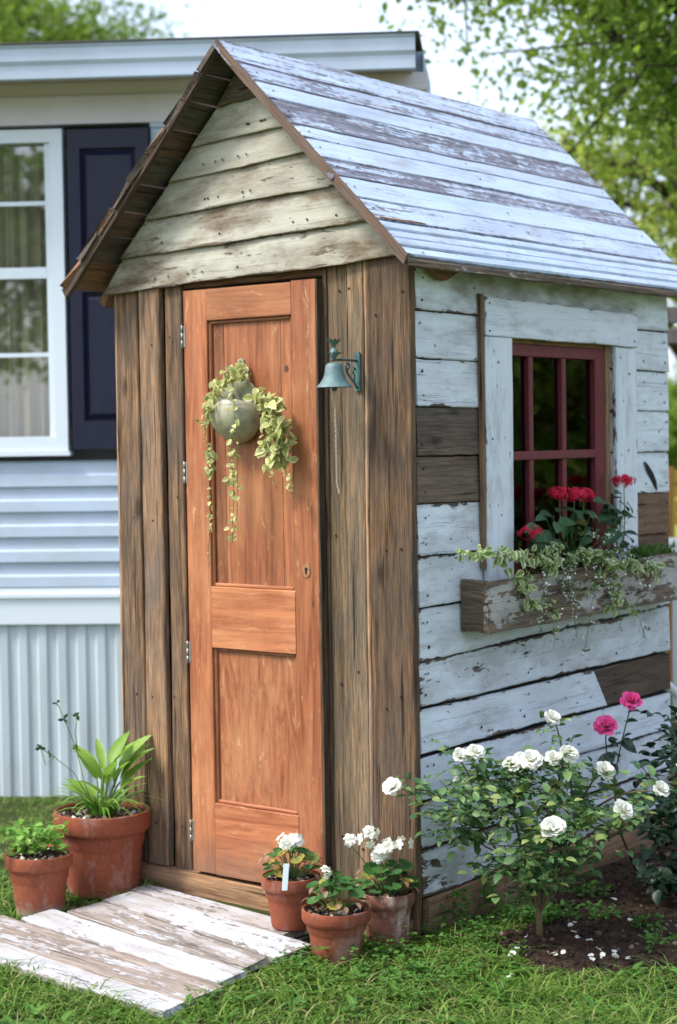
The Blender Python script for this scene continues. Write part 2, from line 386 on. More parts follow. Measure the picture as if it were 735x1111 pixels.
M['bedcrumb']=rndm('bed_clods',[(0,(.030,.021,.017)),(.4,(.05,.034,.026)),(.75,(.085,.058,.044)),(.92,(.22,.17,.13))])
M['grass']=leafm('grass_blades',(.06,.15,.02),(.26,.42,.075),(.42,.40,.17),trans=.35,rough=.55,spec=.2)
M['clover']=leafm('clover_leaves',(.06,.16,.03),(.13,.27,.05),trans=.3,rough=.6,spec=.2)
M['rose_leaf']=leafm('rose_leaves',(.05,.13,.045),(.19,.32,.11),(.32,.38,.12),trans=.28,rough=.45,spec=.4)
M['dark_leaf']=leafm('dark_rose_leaves',(.012,.035,.018),(.03,.075,.04),trans=.18,rough=.42,spec=.45)
M['white_petal']=leafm('white_petals',(.86,.86,.83),(.90,.90,.87),trans=.3,rough=.7,spec=.2)
M['pink_petal']=leafm('magenta_petals',(.70,.06,.26),(.82,.14,.40),trans=.25,rough=.6,spec=.2,edge=(.86,.25,.5),edge_w=(.9,1.3))
M['red_petal']=leafm('crimson_petals',(.52,.008,.04),(.72,.03,.09),trans=.2,rough=.6,spec=.2)
M['penta_leaf']=leafm('pentas_leaves',(.022,.075,.028),(.05,.13,.05),trans=.25,rough=.45,vein=(.10,.2,.09))
M['varieg']=leafm('variegated_leaves',(.13,.25,.07),(.26,.37,.13),trans=.3,edge=(.58,.62,.34),edge_w=(.35,.75),rough=.5)
M['succ']=leafm('pale_trailing_leaves',(.30,.35,.09),(.55,.55,.22),trans=.25,edge=(.70,.68,.38),edge_w=(.55,.95),rough=.45)
M['fine_leaf']=leafm('fine_green_leaves',(.06,.15,.03),(.14,.24,.06),trans=.35)
M['hosta']=leafm('hosta_leaves',(.22,.40,.06),(.38,.56,.13),trans=.4,rough=.45,vein=(.28,.42,.14))
M['geran']=leafm('geranium_leaves',(.035,.12,.025),(.09,.22,.05),(.42,.33,.07),trans=.3,rough=.6)
M['lightgreen']=leafm('light_green_leaves',(.13,.32,.04),(.28,.47,.09),trans=.35,rough=.55)
M['tree_leaf']=leafm('tree_leaves',(.11,.20,.03),(.36,.47,.09),trans=.6,rough=.5,spec=.25)
M['tree_leaf_light']=leafm('sunny_tree_leaves',(.34,.42,.09),(.58,.64,.18),trans=.55,rough=.5,spec=.25)
M['dry']=leafm('withered_leaves',(.22,.12,.07),(.40,.25,.15),trans=.2)
M['stem']=plain('green_stems',(.10,.17,.05),.6); M['stem_brown']=plain('brown_stems',(.12,.12,.05),.8,nscale=40,c2=(.15,.09,.05))
M['stem_dark']=plain('dark_stems',(.04,.06,.03),.6); M['bark']=plain('bark',(.09,.07,.055),.95,.1,nscale=9,bumpd=.02,c2=(.04,.03,.025))
M['vinyl']=plain('pale_vinyl_siding',(.45,.55,.71),.5,.35,nscale=4,c2=(.41,.49,.58),sc3=(1,1,1.5))
M['skirt']=plain('streaked_skirting',(.49,.57,.62),.5,.35,nscale=3,c2=(.38,.44,.47),sc3=(3,3,.5),lo=.4,hi=.75)
M['beige']=plain('beige_fascia_panel',(.68,.65,.73),.6,.3,nscale=3,c2=(.61,.59,.65))
M['soffit']=plain('stained_soffit',(.52,.44,.40),.8,.2,nscale=7,c2=(.36,.28,.24))
M['gutter']=plain('white_gutter_metal',(.52,.62,.78),.4,.4,nscale=2.2,c2=(.44,.52,.64),sc3=(1,1,.4))
M['white_frame']=plain('white_window_vinyl',(.66,.74,.82),.45,.4)
M['shutter']=plain('navy_shutter',(.007,.008,.024),.36,.35,nscale=80,c2=(.012,.013,.04),bumpd=.0008,sc3=(1,1,.12))
M['curtain']=plain('beige_curtain',(.36,.32,.22),.9,.1)
M['roofing']=plain('roof_sheet',(.12,.11,.11),.8)
M['label']=plain('pale_plastic',(.66,.76,.82),.4)
def glass(name,tint=(.9,.95,.95),refl=.10,k=1.0):
    s=NT(name); tr=s.n('ShaderNodeBsdfTransparent'); tr.inputs[0].default_value=(*tint,1); gl=s.n('ShaderNodeBsdfGlossy'); gl.inputs['Roughness'].default_value=.02
    fr=s.n('ShaderNodeFresnel'); fr.inputs[0].default_value=1.5
    mx=s.n('ShaderNodeMixShader'); s.l(s.math('ADD',s.math('MULTIPLY',fr.outputs[0],k),refl,clamp=True),mx.inputs[0]); s.l(tr.outputs[0],mx.inputs[1]); s.l(gl.outputs[0],mx.inputs[2])
    return s.done(mx.outputs[0])
M['glass']=glass('window_glass',refl=.25); M['old_glass']=glass('old_window_glass',(.5,.52,.5),.035,.8)
def ground_mat():
    s=NT('lawn_and_soil'); g=s.n('ShaderNodeNewGeometry').outputs['Position']
    a=s.noise(g,1.3,6,.6); b=s.noise(g,40,5,.65); c=s.noise(g,7,5,.6)
    col=s.mix(s.map(b,.3,.7),(.022,.035,.010),(.06,.085,.022)); col=s.mix(s.map(c,.5,.66,0,.8),col,(.055,.035,.025))
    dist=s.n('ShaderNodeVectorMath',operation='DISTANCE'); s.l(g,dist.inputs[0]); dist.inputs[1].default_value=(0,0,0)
    far=s.map(dist.outputs['Value'],4.5,9,0,1,True); col=s.mix(far,col,s.mix(s.map(a,.35,.65),(.15,.20,.035),(.24,.26,.06)))  # sunlight on the far lawn is put into its yellow-green colour
    return s.done(s.princ(col,.95,.1,s.bump(b,.02,.6)))
M['ground']=ground_mat()
def bed_mat():
    s=NT('dark_garden_soil'); g=s.n('ShaderNodeNewGeometry').outputs['Position']
    b=s.noise(g,60,6,.7); c=s.noise(g,9,5,.6); col=s.mix(s.map(b,.35,.7),(.028,.018,.014),(.075,.048,.036)); col=s.mix(s.map(c,.45,.7,0,.4),col,(.10,.07,.05))
    return s.done(s.princ(col,.97,.08,s.bump(b,.012,.8)))
M['bed']=bed_mat()
def wallpot_mat():
    s=NT('mottled_glaze'); tc=s.n('ShaderNodeTexCoord').outputs['Object']; n1=s.noise(tc,13,5,.6); n2=s.noise(tc,45,4,.6)
    c=s.mix(s.map(n1,.35,.65),(.22,.23,.14),(.38,.37,.27)); c=s.mix(s.map(n2,.5,.7,0,.6),c,(.12,.13,.10)); return s.done(s.princ(c,s.map(n1,.3,.7,.22,.4),.6,s.bump(n2,.0008,.5)))
M['wallpot']=wallpot_mat()

# ------------------------------------------------------------------ ground
def gz(x,y):
    s=(x-CAM[0])*-.612+(y-CAM[1])*.79
    t=np.clip((s-6.2)/2.2,0,1); return -.17*t*t*(3-2*t)
k=np.linspace(-1,1,181); ax=np.sinh(k*5.2)/np.sinh(5.2)*320
gx,gy=np.meshgrid(ax-.3,ax-.2,indexing='ij'); gzz=gz(gx,gy)
near=np.exp(-(gx**2+gy**2)/30)
gzz=gzz+near*(.008*np.sin(gx*5.1+gy*2)+.007*np.sin(gy*7.3-gx*3))-.006
n=len(ax); me=bpy.data.meshes.new('ground')
idx=np.arange(n*n).reshape(n,n)
F=np.stack([idx[:-1,:-1],idx[1:,:-1],idx[1:,1:],idx[:-1,1:]],-1).reshape(-1,4)
me.from_pydata(np.stack([gx,gy,gzz],-1).reshape(-1,3).tolist(),[],F.tolist()); me.update()
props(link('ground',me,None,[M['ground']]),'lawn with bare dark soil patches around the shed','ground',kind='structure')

# soil bed along the right wall
def in_bed(x,y):
    fx=[.12,.30,.59,.80,1.2,1.9]; fy=[.13,.0,-.09,.12,.42,.95]
    return (x>.06)&(y>np.interp(x,fx,fy)+.025*np.sin(x*23)+.02*np.sin(x*51+1))&(x<1.55)&(y<1.9)&(x>.24-.0*y)|((x>.06)&(x<.3)&(y>.45)&(y<1.9))
bx,by=np.meshgrid(np.linspace(.04,1.6,150),np.linspace(-.18,1.95,190),indexing='ij')
ins=in_bed(bx,by)
sm=ins.astype(float)
for _ in range(8):
    sm=(sm+np.roll(sm,1,0)+np.roll(sm,-1,0)+np.roll(sm,1,1)+np.roll(sm,-1,1))/5
rough=RNG.normal(0,1,bx.shape)
for _ in range(2): rough=(rough+np.roll(rough,1,0)+np.roll(rough,-1,0)+np.roll(rough,1,1)+np.roll(rough,-1,1))/5
bz=gz(bx,by)-.03+sm*.055+rough*.012*sm
idx=np.arange(bx.size).reshape(bx.shape)
F=np.stack([idx[:-1,:-1],idx[1:,:-1],idx[1:,1:],idx[:-1,1:]],-1).reshape(-1,4)
me=bpy.data.meshes.new('garden_bed'); me.from_pydata(np.stack([bx,by,bz],-1).reshape(-1,3).tolist(),[],F.tolist()); me.update()
for p in me.polygons: p.use_smooth=True
props(link('garden_bed',me,None,[M['bed']]),'dark crumbly soil bed under the roses beside the shed wall','soil bed',kind='structure')
def crumbs(name,pts,sizes,mat,parent=None):
    'small broken lumps'
    c=np.array([(-.5,-.5,-.4),(.5,-.5,-.35),(.5,.5,-.4),(-.5,.5,-.4),(-.35,-.4,.4),(.45,-.3,.3),(.3,.45,.45),(-.4,.35,.3)])
    f=np.array([(0,3,2,1),(4,5,6,7),(0,1,5,4),(1,2,6,5),(2,3,7,6),(3,0,4,7)])
    s=Soup(); s.add((c,f,np.zeros((8,2))),pts,rdir(len(pts)),rdir(len(pts)),sizes); return s.build(name,mat,parent,False)
pp=np.stack([RNG.uniform(.1,1.5,9000),RNG.uniform(-.15,1.8,9000)],1); pp=pp[in_bed(pp[:,0],pp[:,1])]
P3=np.stack([pp[:,0],pp[:,1],gz(pp[:,0],pp[:,1])+.022+RNG.uniform(-.006,.008,len(pp))],1)
props(crumbs('soil_clods',P3,RNG.gamma(1.6,.0032,len(pp))+.003,M['bedcrumb']),'crumbly brown clods and bark bits scattered on the rose bed','clods',kind='stuff')

# ------------------------------------------------------------------ shed
W=1.255; L=1.678
shed=thing('garden_shed','small weathered garden shed of reclaimed boards with orange door and plank roof','shed')
JC=[2.085,1.948,1.801,1.651,1.498,1.35,1.187,1.027,.86,.72,.567,.42,.275,.123]
JR=[2.085,1.944,1.791,1.642,1.488,1.333,1.178,1.04,.90,.722,.567,.419,.27,.123]
X1=(1,0,0)
mb=MB()
#         paint tone stain hue  for corner segment / right segment
LS=[(.80,1,.75,0),(.80,1,.3,0),(.79,1,.25,0),(.04,.85,0,.0),(.03,1.0,0,.15),(.78,1,.25,0),(.80,1,.3,0)]
RS=[(.82,1,.8,0),(.87,1,.3,0),(.9,1,.15,0),(.86,1,.2,0),(.88,1,.15,0),(.02,.9,0,.55),(.03,.9,0,.35)]
for i in range(7):
    zt0,zt1,zb0,zb1=JC[i],JR[i],JC[i+1],JR[i+1]
    def zz(y,top): return (zt0+(zt1-zt0)*y/1.6) if top else (zb0+(zb1-zb0)*y/1.6)
    for (ya,yb,bp) in (((.006,L,LS[0]),) if i==0 else ((.006,.48,LS[i]),(1.24,L,RS[i]))):
        lap=RNG.uniform(0,.004)
        mb.board((0+lap,ya,zz(ya,0)+.004),(0+lap,yb,zz(yb,0)+.004),(-.006+lap,ya,zz(ya,1)),(-.006+lap,yb,zz(yb,1)),X1,.016,bp,n=10,jit=.0022,endj=.002)
        for yy in ((ya+.03,) if ya<.5 else (yb-.03,yb-.2)):
            for q in (.25,.75):
                if RNG.random()<.85: mb.nail((.0165+lap,yy+RNG.uniform(-.012,.012),zz(yy,0)*(1-q)+zz(yy,1)*q),X1,RNG.uniform(.0035,.0055))
# triangular flake of old paint on the bare board
for i in range(7,13):
    z0a,z0b,z1a,z1b=JC[i+1],JR[i+1],JC[i],JR[i]
    gap=.016 if i in (9,10) else .005
    st=[.3,.45,.2,.2,.4,.7][i-7]; pt=[.78,.72,.80,.80,.78,.66][i-7]
    def P(y,q,lap=0):
        za=z0a+(z0b-z0a)*y/L+gap*.5; zb=z1a+(z1b-z1a)*y/L-gap*.5
        return (.002+lap-(.006 if q else 0),y,zb if q else za)
    if i==9:
        mb.board(P(.006,0),P(1.18,0),P(.006,1),P(1.09,1),X1,.016,(pt,1,st,0),n=16,jit=.003)
        mb.board(P(1.182,0),P(L,0),P(1.092,1),P(L,1),X1,.0155,(.02,.62,0,.12),n=8,jit=.002)
    else: mb.board(P(.006,0),P(L,0),P(.006,1),P(L,1),X1,.016,(pt,1,st,0),n=26,jit=.004,endj=.002)
    for yy in (.03,.06,.33,.62,.98,1.25,L-.04):
        for q in (.25,.72):
            if RNG.random()<.7:
                p=P(yy+RNG.uniform(-.02,.02),0); mb.nail((.0195,p[1],p[2]+q*(z1a-z0a)),X1,RNG.uniform(.003,.0062))
# long dark knot hole and knots
def blob(pts,r,mat=1):
    pts=[np.array(p,float) for p in pts]; vs=[];n=len(pts)
    for i,p in enumerate(pts):
        t=pts[min(i+1,n-1)]-pts[max(i-1,0)]; s_=np.cross(t,X1); s_/=np.linalg.norm(s_)
        w=r[i]; vs+= [p+s_*w+V(.0022,0,0),p-s_*w+V(.0022,0,0)]
    mb.add(vs,[(2*i,2*i+2,2*i+3,2*i+1) for i in range(n-1)],mat=mat)
blob([(.0175,1.475,1.455),(.0175,1.50,1.43),(.0175,1.535,1.40),(.0175,1.56,1.37),(.0175,1.572,1.345)],[.004,.013,.015,.013,.004])
for (u,v,r) in ((623,839,.016),(527,872,.017)):
    c=on(u,v,0,.0195); blob([c+V(0,-r*1.3,.006),c+V(0,-r*.5,.004),c+V(0,r*.5,-.002),c+V(0,r*1.4,-.006)],[.003,r*.6,r*.7,.003])
mb.build('painted_side_wall',[M['siding'],M['nail']],shed)
# left and rear walls
mb=MB()
for i in range(13):
    mb.board((-W,L,JC[i+1]+.003),(-W,.03,JC[i+1]+.003),(-W+.006,L,JC[i]),(-W+.006,.03,JC[i]),(-1,0,0),.016,(.9,1,.3,0),n=8)
mb.build('painted_side_wall',[M['siding']],shed)
mb=MB()
for i in range(13):
    mb.board((0,L,JC[i+1]+.003),(-W,L,JC[i+1]+.003),(0,L-.006,JC[i]),(-W,L-.006,JC[i]),(0,1,0),.016,(.85,1,.4,0),n=8)
for i in range(6):
    z0=2.085+i*.125; z1=min(z0+.125,2.79); a0=(z0-2.06)/1.016; a1=(z1-2.06)/1.016
    mb.board((.06-a0,L,z0),(-W-.06+a0,L,z0),(.06-a1,L,z1),(-W-.06+a1,L,z1),(0,1,0),.015,(.8,1,.5,0),n=6)
mb.build('rear_wall',[M['gable']],shed)
# black lining added behind the boards to block light and keep panes dark
mb=MB()
mb.box((-.022,.02,.02),(-.008,.44,2.07)); mb.box((-.022,1.26,.02),(-.008,L-.01,2.07)); mb.box((-.022,.441,.02),(-.008,1.259,1.07)); mb.box((-.022,.441,1.885),(-.008,1.259,2.07))
mb.box((-W+.008,.02,.02),(-W+.022,L-.01,2.07)); mb.box((-W+.023,L-.022,.02),(-.023,L-.008,2.07)); mb.box((-W+.023,.045,2.045),(-.023,L-.023,2.058)); mb.box((-W+.023,.03,.02),(-.023,.044,2.07)); mb.box((-W+.03,.05,.01),(-.03,L-.03,.02))
mb.build('light_block_lining',[M['dark']],shed)

# front boards (vertical)
F_=(0,-1,0)
mb=MB()
def vb(x0,x1,z0,z1,y,th,bp,mat=0,**k):
    mb.board((x0,y,z0),(x0+k.pop('dx',0),y,z1),(x1,y,z0),(x1+k.pop('dx2',0),y,z1),F_,th,bp,n=22,jit=k.pop('jit',.003),ch=.004,mat=mat,bow=.003)
T=2.125
vb(-1.257,-1.146,.085,T,.004,.026,(0,.95,0,0)); vb(-1.255,-1.247,.09,T,-.0185,.004,(0,2.0,0,0)); vb(-1.152,-1.115,.09,T,.016,.008,(0,.3,0,0))
vb(-1.132,-1.036,.085,T,.0,.030,(0,1.25,0,0)); vb(-1.042,-1.012,.09,T,.016,.008,(0,.3,0,0)); vb(-1.020,-.940,.075,T,.004,.020,(0,.85,0,0))
vb(-.940,-.915,.09,T,.02,.012,(0,.35,0,0))
vb(-.335,-.236,.06,T,.006,.016,(0,.8,0,.22)); vb(-.330,-.318,.06,T,-.0095,.006,(0,.6,0,0))
vb(-.236,-.166,.04,T,.002,.024,(0,1.15,0,.15)); vb(-.164,-.150,.04,T,-.003,.021,(0,1.9,0,0)); vb(-.150,.0165,.0,T,.004,.030,(0,.62,0,0))
mb.board((-.93,-.002,2.072),(-.33,-.002,2.076),(-.93,-.002,2.13),(-.33,-.002,2.14),F_,.012,(0,.5,0,0),n=8,jit=.002)
for x in (-1.2,-1.08,-.98,-.28,-.2,-.1,-.02):
    for z in (.2,.75,1.3,1.95): 
        yy={-1.2:-.0185,-1.08:-.0285,-.98:-.0235,-.28:-.0105,-.2:-.0225,-.1:-.0265,-.02:-.0265}[x]
        mb.nail((x+RNG.uniform(-.02,.02),yy-.001,z+RNG.uniform(-.1,.1)),F_,.0045)
mb.build('front_wall',[M['barn'],M['nail']],shed)
mb=MB()
mb.board((-1.24,-.002,.005),(.0,-.002,-.03),(-1.24,-.002,.085),(.0,-.002,.06),F_,.040,(0,1.15,0,.2),n=12,jit=.003)
mb.build('sill_beam',[M['raw']],shed)
mb=MB()
mb.board((.004,.02,-.08),(.004,L,-.14),(.004,.02,.118),(.004,L,.118),X1,.024,(0,.9,0,.3),n=14,jit=.003)
mb.board((-W-.004,L,-.2),(-W-.004,.02,-.2),(-W-.004,L,.118),(-W-.004,.02,.118),(-1,0,0),.024,(0,.9,0,0),n=10)
mb.board((0,L+.003,-.2),(-W,L+.003,-.2),(0,L+.003,.118),(-W,L+.003,.118),(0,1,0),.024,(0,.9,0,0),n=10)
mb.build('foundation_board',[M['raw']],shed)

# gable
mb=MB()
GL=[2.07,2.19,2.313,2.431,2.537,2.658,2.80]; GR=[2.117,2.231,2.354,2.474,2.563,2.675,2.80]
def gx_l(z): return -1.352+(z-2.045)/1.016
def gx_r(z): return .106-(z-2.068)/1.016
GB=[(.68,1,1,0),(.72,1,1,0),(.76,1,.8,0),(.84,1,.5,0),(.78,1,.75,0),(.18,.8,0,0)]
for i in range(6):
    y=-.016
    xl0,xl1=gx_l(GL[i])+.006,gx_l(GL[i+1])+.004; xr0,xr1=gx_r(GR[i])-.004,gx_r(GR[i+1])-.004
    if i==0: xl0,xl1,xr0=-1.287,gx_l(GL[1])+.01,.045
    if i==5: xl1=-.632; xr1=-.622
    mb.board((xl0,y-.014,GL[i]),(xr0,y-.014,GR[i]),(xl1,y,GL[i+1]+.006),(xr1,y,GR[i+1]+.006),F_,.013,GB[i],n=20,jit=.0035 if i else .006)
    for q in range(5):
        x=xl0+.1+(xr0-xl0-.2)*RNG.random(); mb.nail((x,y-.0265-.0,GL[i]+.035+(GR[i]-GL[i])*(x-xl0)/(xr0-xl0)),F_,.004)
mb.build('gable_siding',[M['gable'],M['nail']],shed)
mb=MB()
mb.board((-1.20,.01,2.07),(.02,.01,2.07),(-.63,.01,2.78),(-.62,.01,2.78),F_,.012,(0,1,0,0),n=3)
mb.build('gable_sheathing',[M['dark']],shed)
mb=MB(); mb.board((-1.30,-.03,2.03),(-1.30,.25,2.03),(-1.262,-.03,2.075),(-1.262,.25,2.075),(-.7,0,.7),.028,(0,1,0,1),n=4,jit=.004,endj=.006)
mb.build('rafter_tail',[M['dark_wood']],shed); mb=MB(); mb.board((.03,.10,2.045),(.03,.125,2.045),(.03,.02,2.085),(.03,.21,2.085),X1,.024,(0,.8,0,1),n=4,jit=.002)
mb.build('rafter_tail',[M['dark_wood']],shed)

# roof: planks run along +y
A=V(-.627,0,2.841); EV=V(.113,0,2.099); OH=-.169; RB=1.775
s_dir=(EV-A)/np.linalg.norm(EV-A); SL=np.linalg.norm(EV-A); NR=V(.708,0,.706)
fr=[np.linalg.norm(V(x,0,z)-A)/SL for x,z in ((-.627,2.841),(-.539,2.755),(-.471,2.69),(-.408,2.625),(-.317,2.535),(-.27,2.49),(-.203,2.42),(-.14,2.357),(-.068,2.285),(.0,2.213),(.113,2.099))]
RBP=[(.62,.9,.6,.0),(.58,.9,.7,0),(.80,1,.4,0),(.46,.8,.7,0),(.76,1,.4,0),(.78,1,.3,0),(.50,.8,.8,0),(.84,1,.2,0),(.68,1,.5,0),(.76,1,.3,0)]
TH=.022
mb=MB()
for i in range(10):
    a=A+s_dir*fr[i]*SL; b=A+s_dir*(fr[i+1]*SL-.004)
    lift=NR*(RNG.uniform(0,.004)-TH); y0=OH+RNG.uniform(-.006,.006); y1=RB+RNG.uniform(-.01,.01)
    if i<9:
        mb.board(b+V(0,y0,0)+lift,b+V(0,y1,0)+lift,a+V(0,y0,0)+lift,a+V(0,y1,0)+lift,NR,TH,RBP[i],n=26,jit=.0028,endj=.004,bow=.002)
    else: # grooved eave board, a run of ridges
        m_=4; d=(b-a)
        for k_ in range(m_):
            a_=a+d*(k_/m_); b_=a+d*((k_+1)/m_)
            mb.board(b_+V(0,y0,0)+lift,b_+V(0,y1,0)+lift,a_+V(0,y0,0)+lift,a_+V(0,y1,0)+lift,NR,TH-(.003 if k_%2 else 0),RBP[i],n=22,jit=.001,ch=.006,endj=.001,bow=.001)
    if i not in (9,):
        for yy in (OH+.04,.75,RB-.06):
            c=(a+b)/2+V(0,yy+RNG.uniform(-.02,.02),0)+NR*.0045; mb.nail(c,NR,.0045)
a=A+s_dir*(fr[8]+.085)*SL+NR*.0035; b=A+s_dir*(fr[9]-.004)*SL+NR*.0035
mb.board(b+V(0,OH+.02,0),b+V(0,.09,0),a+V(0,OH+.02,0),a+V(0,.06,0),NR,.004,(0,1.1,0,1),n=4,jit=.002)
mb.build('roof_slope',[M['roof'],M['nail']],shed)
# underside lining of the right slope and rake edge
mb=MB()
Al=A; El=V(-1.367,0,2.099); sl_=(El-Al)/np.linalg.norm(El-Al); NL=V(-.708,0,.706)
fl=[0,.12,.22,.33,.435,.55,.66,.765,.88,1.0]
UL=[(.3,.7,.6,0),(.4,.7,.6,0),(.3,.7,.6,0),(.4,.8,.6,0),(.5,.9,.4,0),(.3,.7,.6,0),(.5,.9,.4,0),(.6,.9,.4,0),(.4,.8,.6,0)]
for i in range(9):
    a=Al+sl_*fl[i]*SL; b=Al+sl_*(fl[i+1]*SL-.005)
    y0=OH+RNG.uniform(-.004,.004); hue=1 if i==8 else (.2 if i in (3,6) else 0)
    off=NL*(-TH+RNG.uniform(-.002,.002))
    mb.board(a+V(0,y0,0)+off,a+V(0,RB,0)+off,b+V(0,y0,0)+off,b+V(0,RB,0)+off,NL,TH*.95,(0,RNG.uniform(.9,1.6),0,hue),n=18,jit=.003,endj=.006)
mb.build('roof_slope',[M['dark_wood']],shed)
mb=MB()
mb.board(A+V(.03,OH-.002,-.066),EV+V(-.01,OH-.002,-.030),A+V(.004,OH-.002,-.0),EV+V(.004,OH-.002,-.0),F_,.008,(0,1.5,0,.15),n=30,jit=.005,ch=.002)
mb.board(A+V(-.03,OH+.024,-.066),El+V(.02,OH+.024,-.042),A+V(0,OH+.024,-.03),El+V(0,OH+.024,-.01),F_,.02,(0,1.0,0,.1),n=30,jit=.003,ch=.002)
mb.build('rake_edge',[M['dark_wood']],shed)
mb=MB(); mb.board((.10,OH,2.067),(.10,RB,2.067),(.10,OH,2.088),(.10,RB,2.088),X1,.014,(.35,1,.7,0),n=20,jit=.002); mb.build('eave_board',[M['box']],shed)

# door
DX0,DX1=-.909,-.332; DY=-.042; DT=.036
door=thing('door',None,None); door.parent=shed
del_keys=[k for k in door.keys()]
for k_ in del_keys: del door[k_]
mb=MB()
def db(x0,x1,z0,z1,tone,vert=True,y=0.0,th=DT,mat=0):
    if vert: mb.board((x0,DY+DT-y,z0),(x0,DY+DT-y,z1),(x1,DY+DT-y,z0),(x1,DY+DT-y,z1),F_,th,(0,tone,0,0),n=10,jit=.0004,ch=.002,bow=.0004,mat=mat)
    else: mb.board((x0,DY+DT-y,z0),(x1,DY+DT-y,z0),(x0,DY+DT-y,z1),(x1,DY+DT-y,z1),F_,th,(0,tone,0,0),n=8,jit=.0004,ch=.002,bow=.0004,mat=mat)
db(DX0,-.805,.093,2.062,1.18); db(-.441,DX1-.008,.085,2.066,1.02)
db(-.8045,-.4415,1.957,2.062,.98,False); db(-.8045,-.4415,.862,1.068,1.34,False); db(-.8045,-.4415,.090,.335,1.2,False)
fr_=mb.build('door_frame',[M['door']],door)
mb=MB(); mb.board((DX1-.0075,DY+DT,.085),(DX1-.0075,DY+DT,2.066),(DX1,DY+DT,.085),(DX1,DY+DT,2.066),F_,DT+.001,(0,.55,0,0),n=20,jit=.002,ch=.001); mb.build('door_edge',[M['barn']],door)
for (z0,z1,mt,tn) in ((1.066,1.959,'door',1.08),(.333,.864,'ply',.98)):
    mb=MB()
    if mt=='door':
        db(-.806,-.745,z0,z1,.70,True,0,.018); db(-.745,-.50,z0,z1,1.05,True,0,.018); db(-.50,-.44,z0,z1,1.12,True,0,.018)
    else: db(-.806,-.44,z0,z1,tn,True,0,.018)
    pn=mb.build('door_panel',[M[mt]],door)
    mb=MB()
    for (x0,x1,za,zb) in ((-.8045,-.793,z0+.002,z1-.002),(-.453,-.4415,z0+.002,z1-.002)):
        mb.board((x0,DY+.020,za),(x0,DY+.020,zb),(x1,DY+.020,za),(x1,DY+.020,zb),F_,.012,(0,.8,0,0),n=6,jit=.0003,ch=.005,bow=0)
    for za in (z0+.002,z1-.014):
        mb.board((-.7925,DY+.020,za),(-.4535,DY+.020,za),(-.7925,DY+.020,za+.012),(-.4535,DY+.020,za+.012),F_,.012,(0,1.15 if za<z1-.1 else .7,0,0),n=6,jit=.0003,ch=.005,bow=0)
    mb.build('moulding',[M['door']],door)
for z in (1.909,1.45,.84,.227):
    mb=MB(); mb.box((-.918,-.046,z-.037),(-.9115,-.028,z+.037),ch=.001); mb.tube([(-.913,-.046,z-.038),(-.913,-.046,z-.013)],.0032); mb.tube([(-.913,-.046,z-.012),(-.913,-.046,z+.012)],.0032); mb.tube([(-.913,-.046,z+.013),(-.913,-.046,z+.038)],.0032)
    mb.box((-.9095,-.0435,z-.035),(-.902,-.0422,z+.035),ch=.0005)
    mb.build('hinge',[M['steel']],door)
k0=on(333,619,1,DY); mb=MB()
th=np.linspace(0,2*math.pi,20,endpoint=False)
mb.add([k0+V(.016*math.cos(a),-.0018,.024*math.sin(a)) for a in th]+[k0+V(.015*math.cos(a),-.0028,.023*math.sin(a)) for a in th]+[k0+V(0,-.0032,0)],
   [(i,(i+1)%20,20+(i+1)%20,20+i) for i in range(20)]+[(20+i,20+(i+1)%20,40) for i in range(20)])
mb.add([k0+V(.0055*math.cos(a),-.004,.004+.0065*math.sin(a)) for a in th],[tuple(range(20))],mat=1)
mb.add([k0+V(-.003,-.004,.002),k0+V(.003,-.004,.002),k0+V(.004,-.004,-.011),k0+V(-.004,-.004,-.011)],[(0,1,2,3)],mat=1)
mb.build('keyhole_plate',[plain('scuffed_keyhole',(.40,.20,.11),.8,nscale=90,c2=(.22,.11,.06)),M['dark']],door)
mb=MB()
kk=on(311,400,1,DY+.018); mb.add([kk+V(.009*math.cos(a),-.001,.011*math.sin(a)) for a in th],[tuple(range(20))]); 
mb.build('knot',[M['knot']],door); mb=MB(); kk=on(340,655,1,DY); mb.add([kk+V(.0-.004*math.cos(a),-.0012,.01*math.sin(a)) for a in th],[tuple(range(20))])
mb.build('knot',[M['knot']],door)

# window
win=thing('window',None,None); win.parent=shed
for k_ in list(win.keys()): del win[k_]
mb=MB(); xf=.005; bpz=0
def wb(y0,y1,z0,z1,x0=-.024,x1=xf): mb.box((x0,y0,z0),(x1,y1,z1),ch=.003,axis=2 if z1-z0>y1-y0 else 1)
wb(.462,.500,1.09,1.868); wb(1.134,1.200,1.09,1.868); wb(.5005,1.1335,1.826,1.868); wb(.5005,1.1335,1.09,1.15)
for y0,y1 in ((.686,.714),(.906,.934)): wb(y0,y1,1.1505,1.4755,-.020,.002); wb(y0,y1,1.5065,1.8255,-.020,.002)
wb(.5005,1.1335,1.476,1.506,-.020,.0035)
sash=mb.build('sash',[M['sash']],win)
mb=MB(); mb.add([(-.016,.49,1.10),(-.016,1.14,1.10),(-.016,1.14,1.85),(-.016,.49,1.85)],[(0,1,2,3)]); mb.build('pane',[M['old_glass']],win)
mb=MB()
mb.box((-.06,.445,1.07),(.0,.461,1.885),axis=2); mb.box((-.06,1.2005,1.07),(.012,1.229,1.885),axis=2,bp=(0,1,0,0)); mb.box((-.06,.4615,1.869),(.0,1.2,1.885)); mb.box((-.06,.4615,1.07),(.02,1.2,1.0895))
mb.build('window_jamb',[M['raw']],win)
tr=MB()
tr.board((.019,.366,1.884),(.019,1.392,1.878),(.019,.366,2.010),(.019,1.392,1.999),X1,.018,(.80,1,.12,0),n=20,jit=.002)
tr.board((.019,.366,1.07),(.019,.366,1.881),(.019,.528,1.07),(.019,.530,1.881),X1,.017,(.90,1,.12,0),n=18,jit=.002)
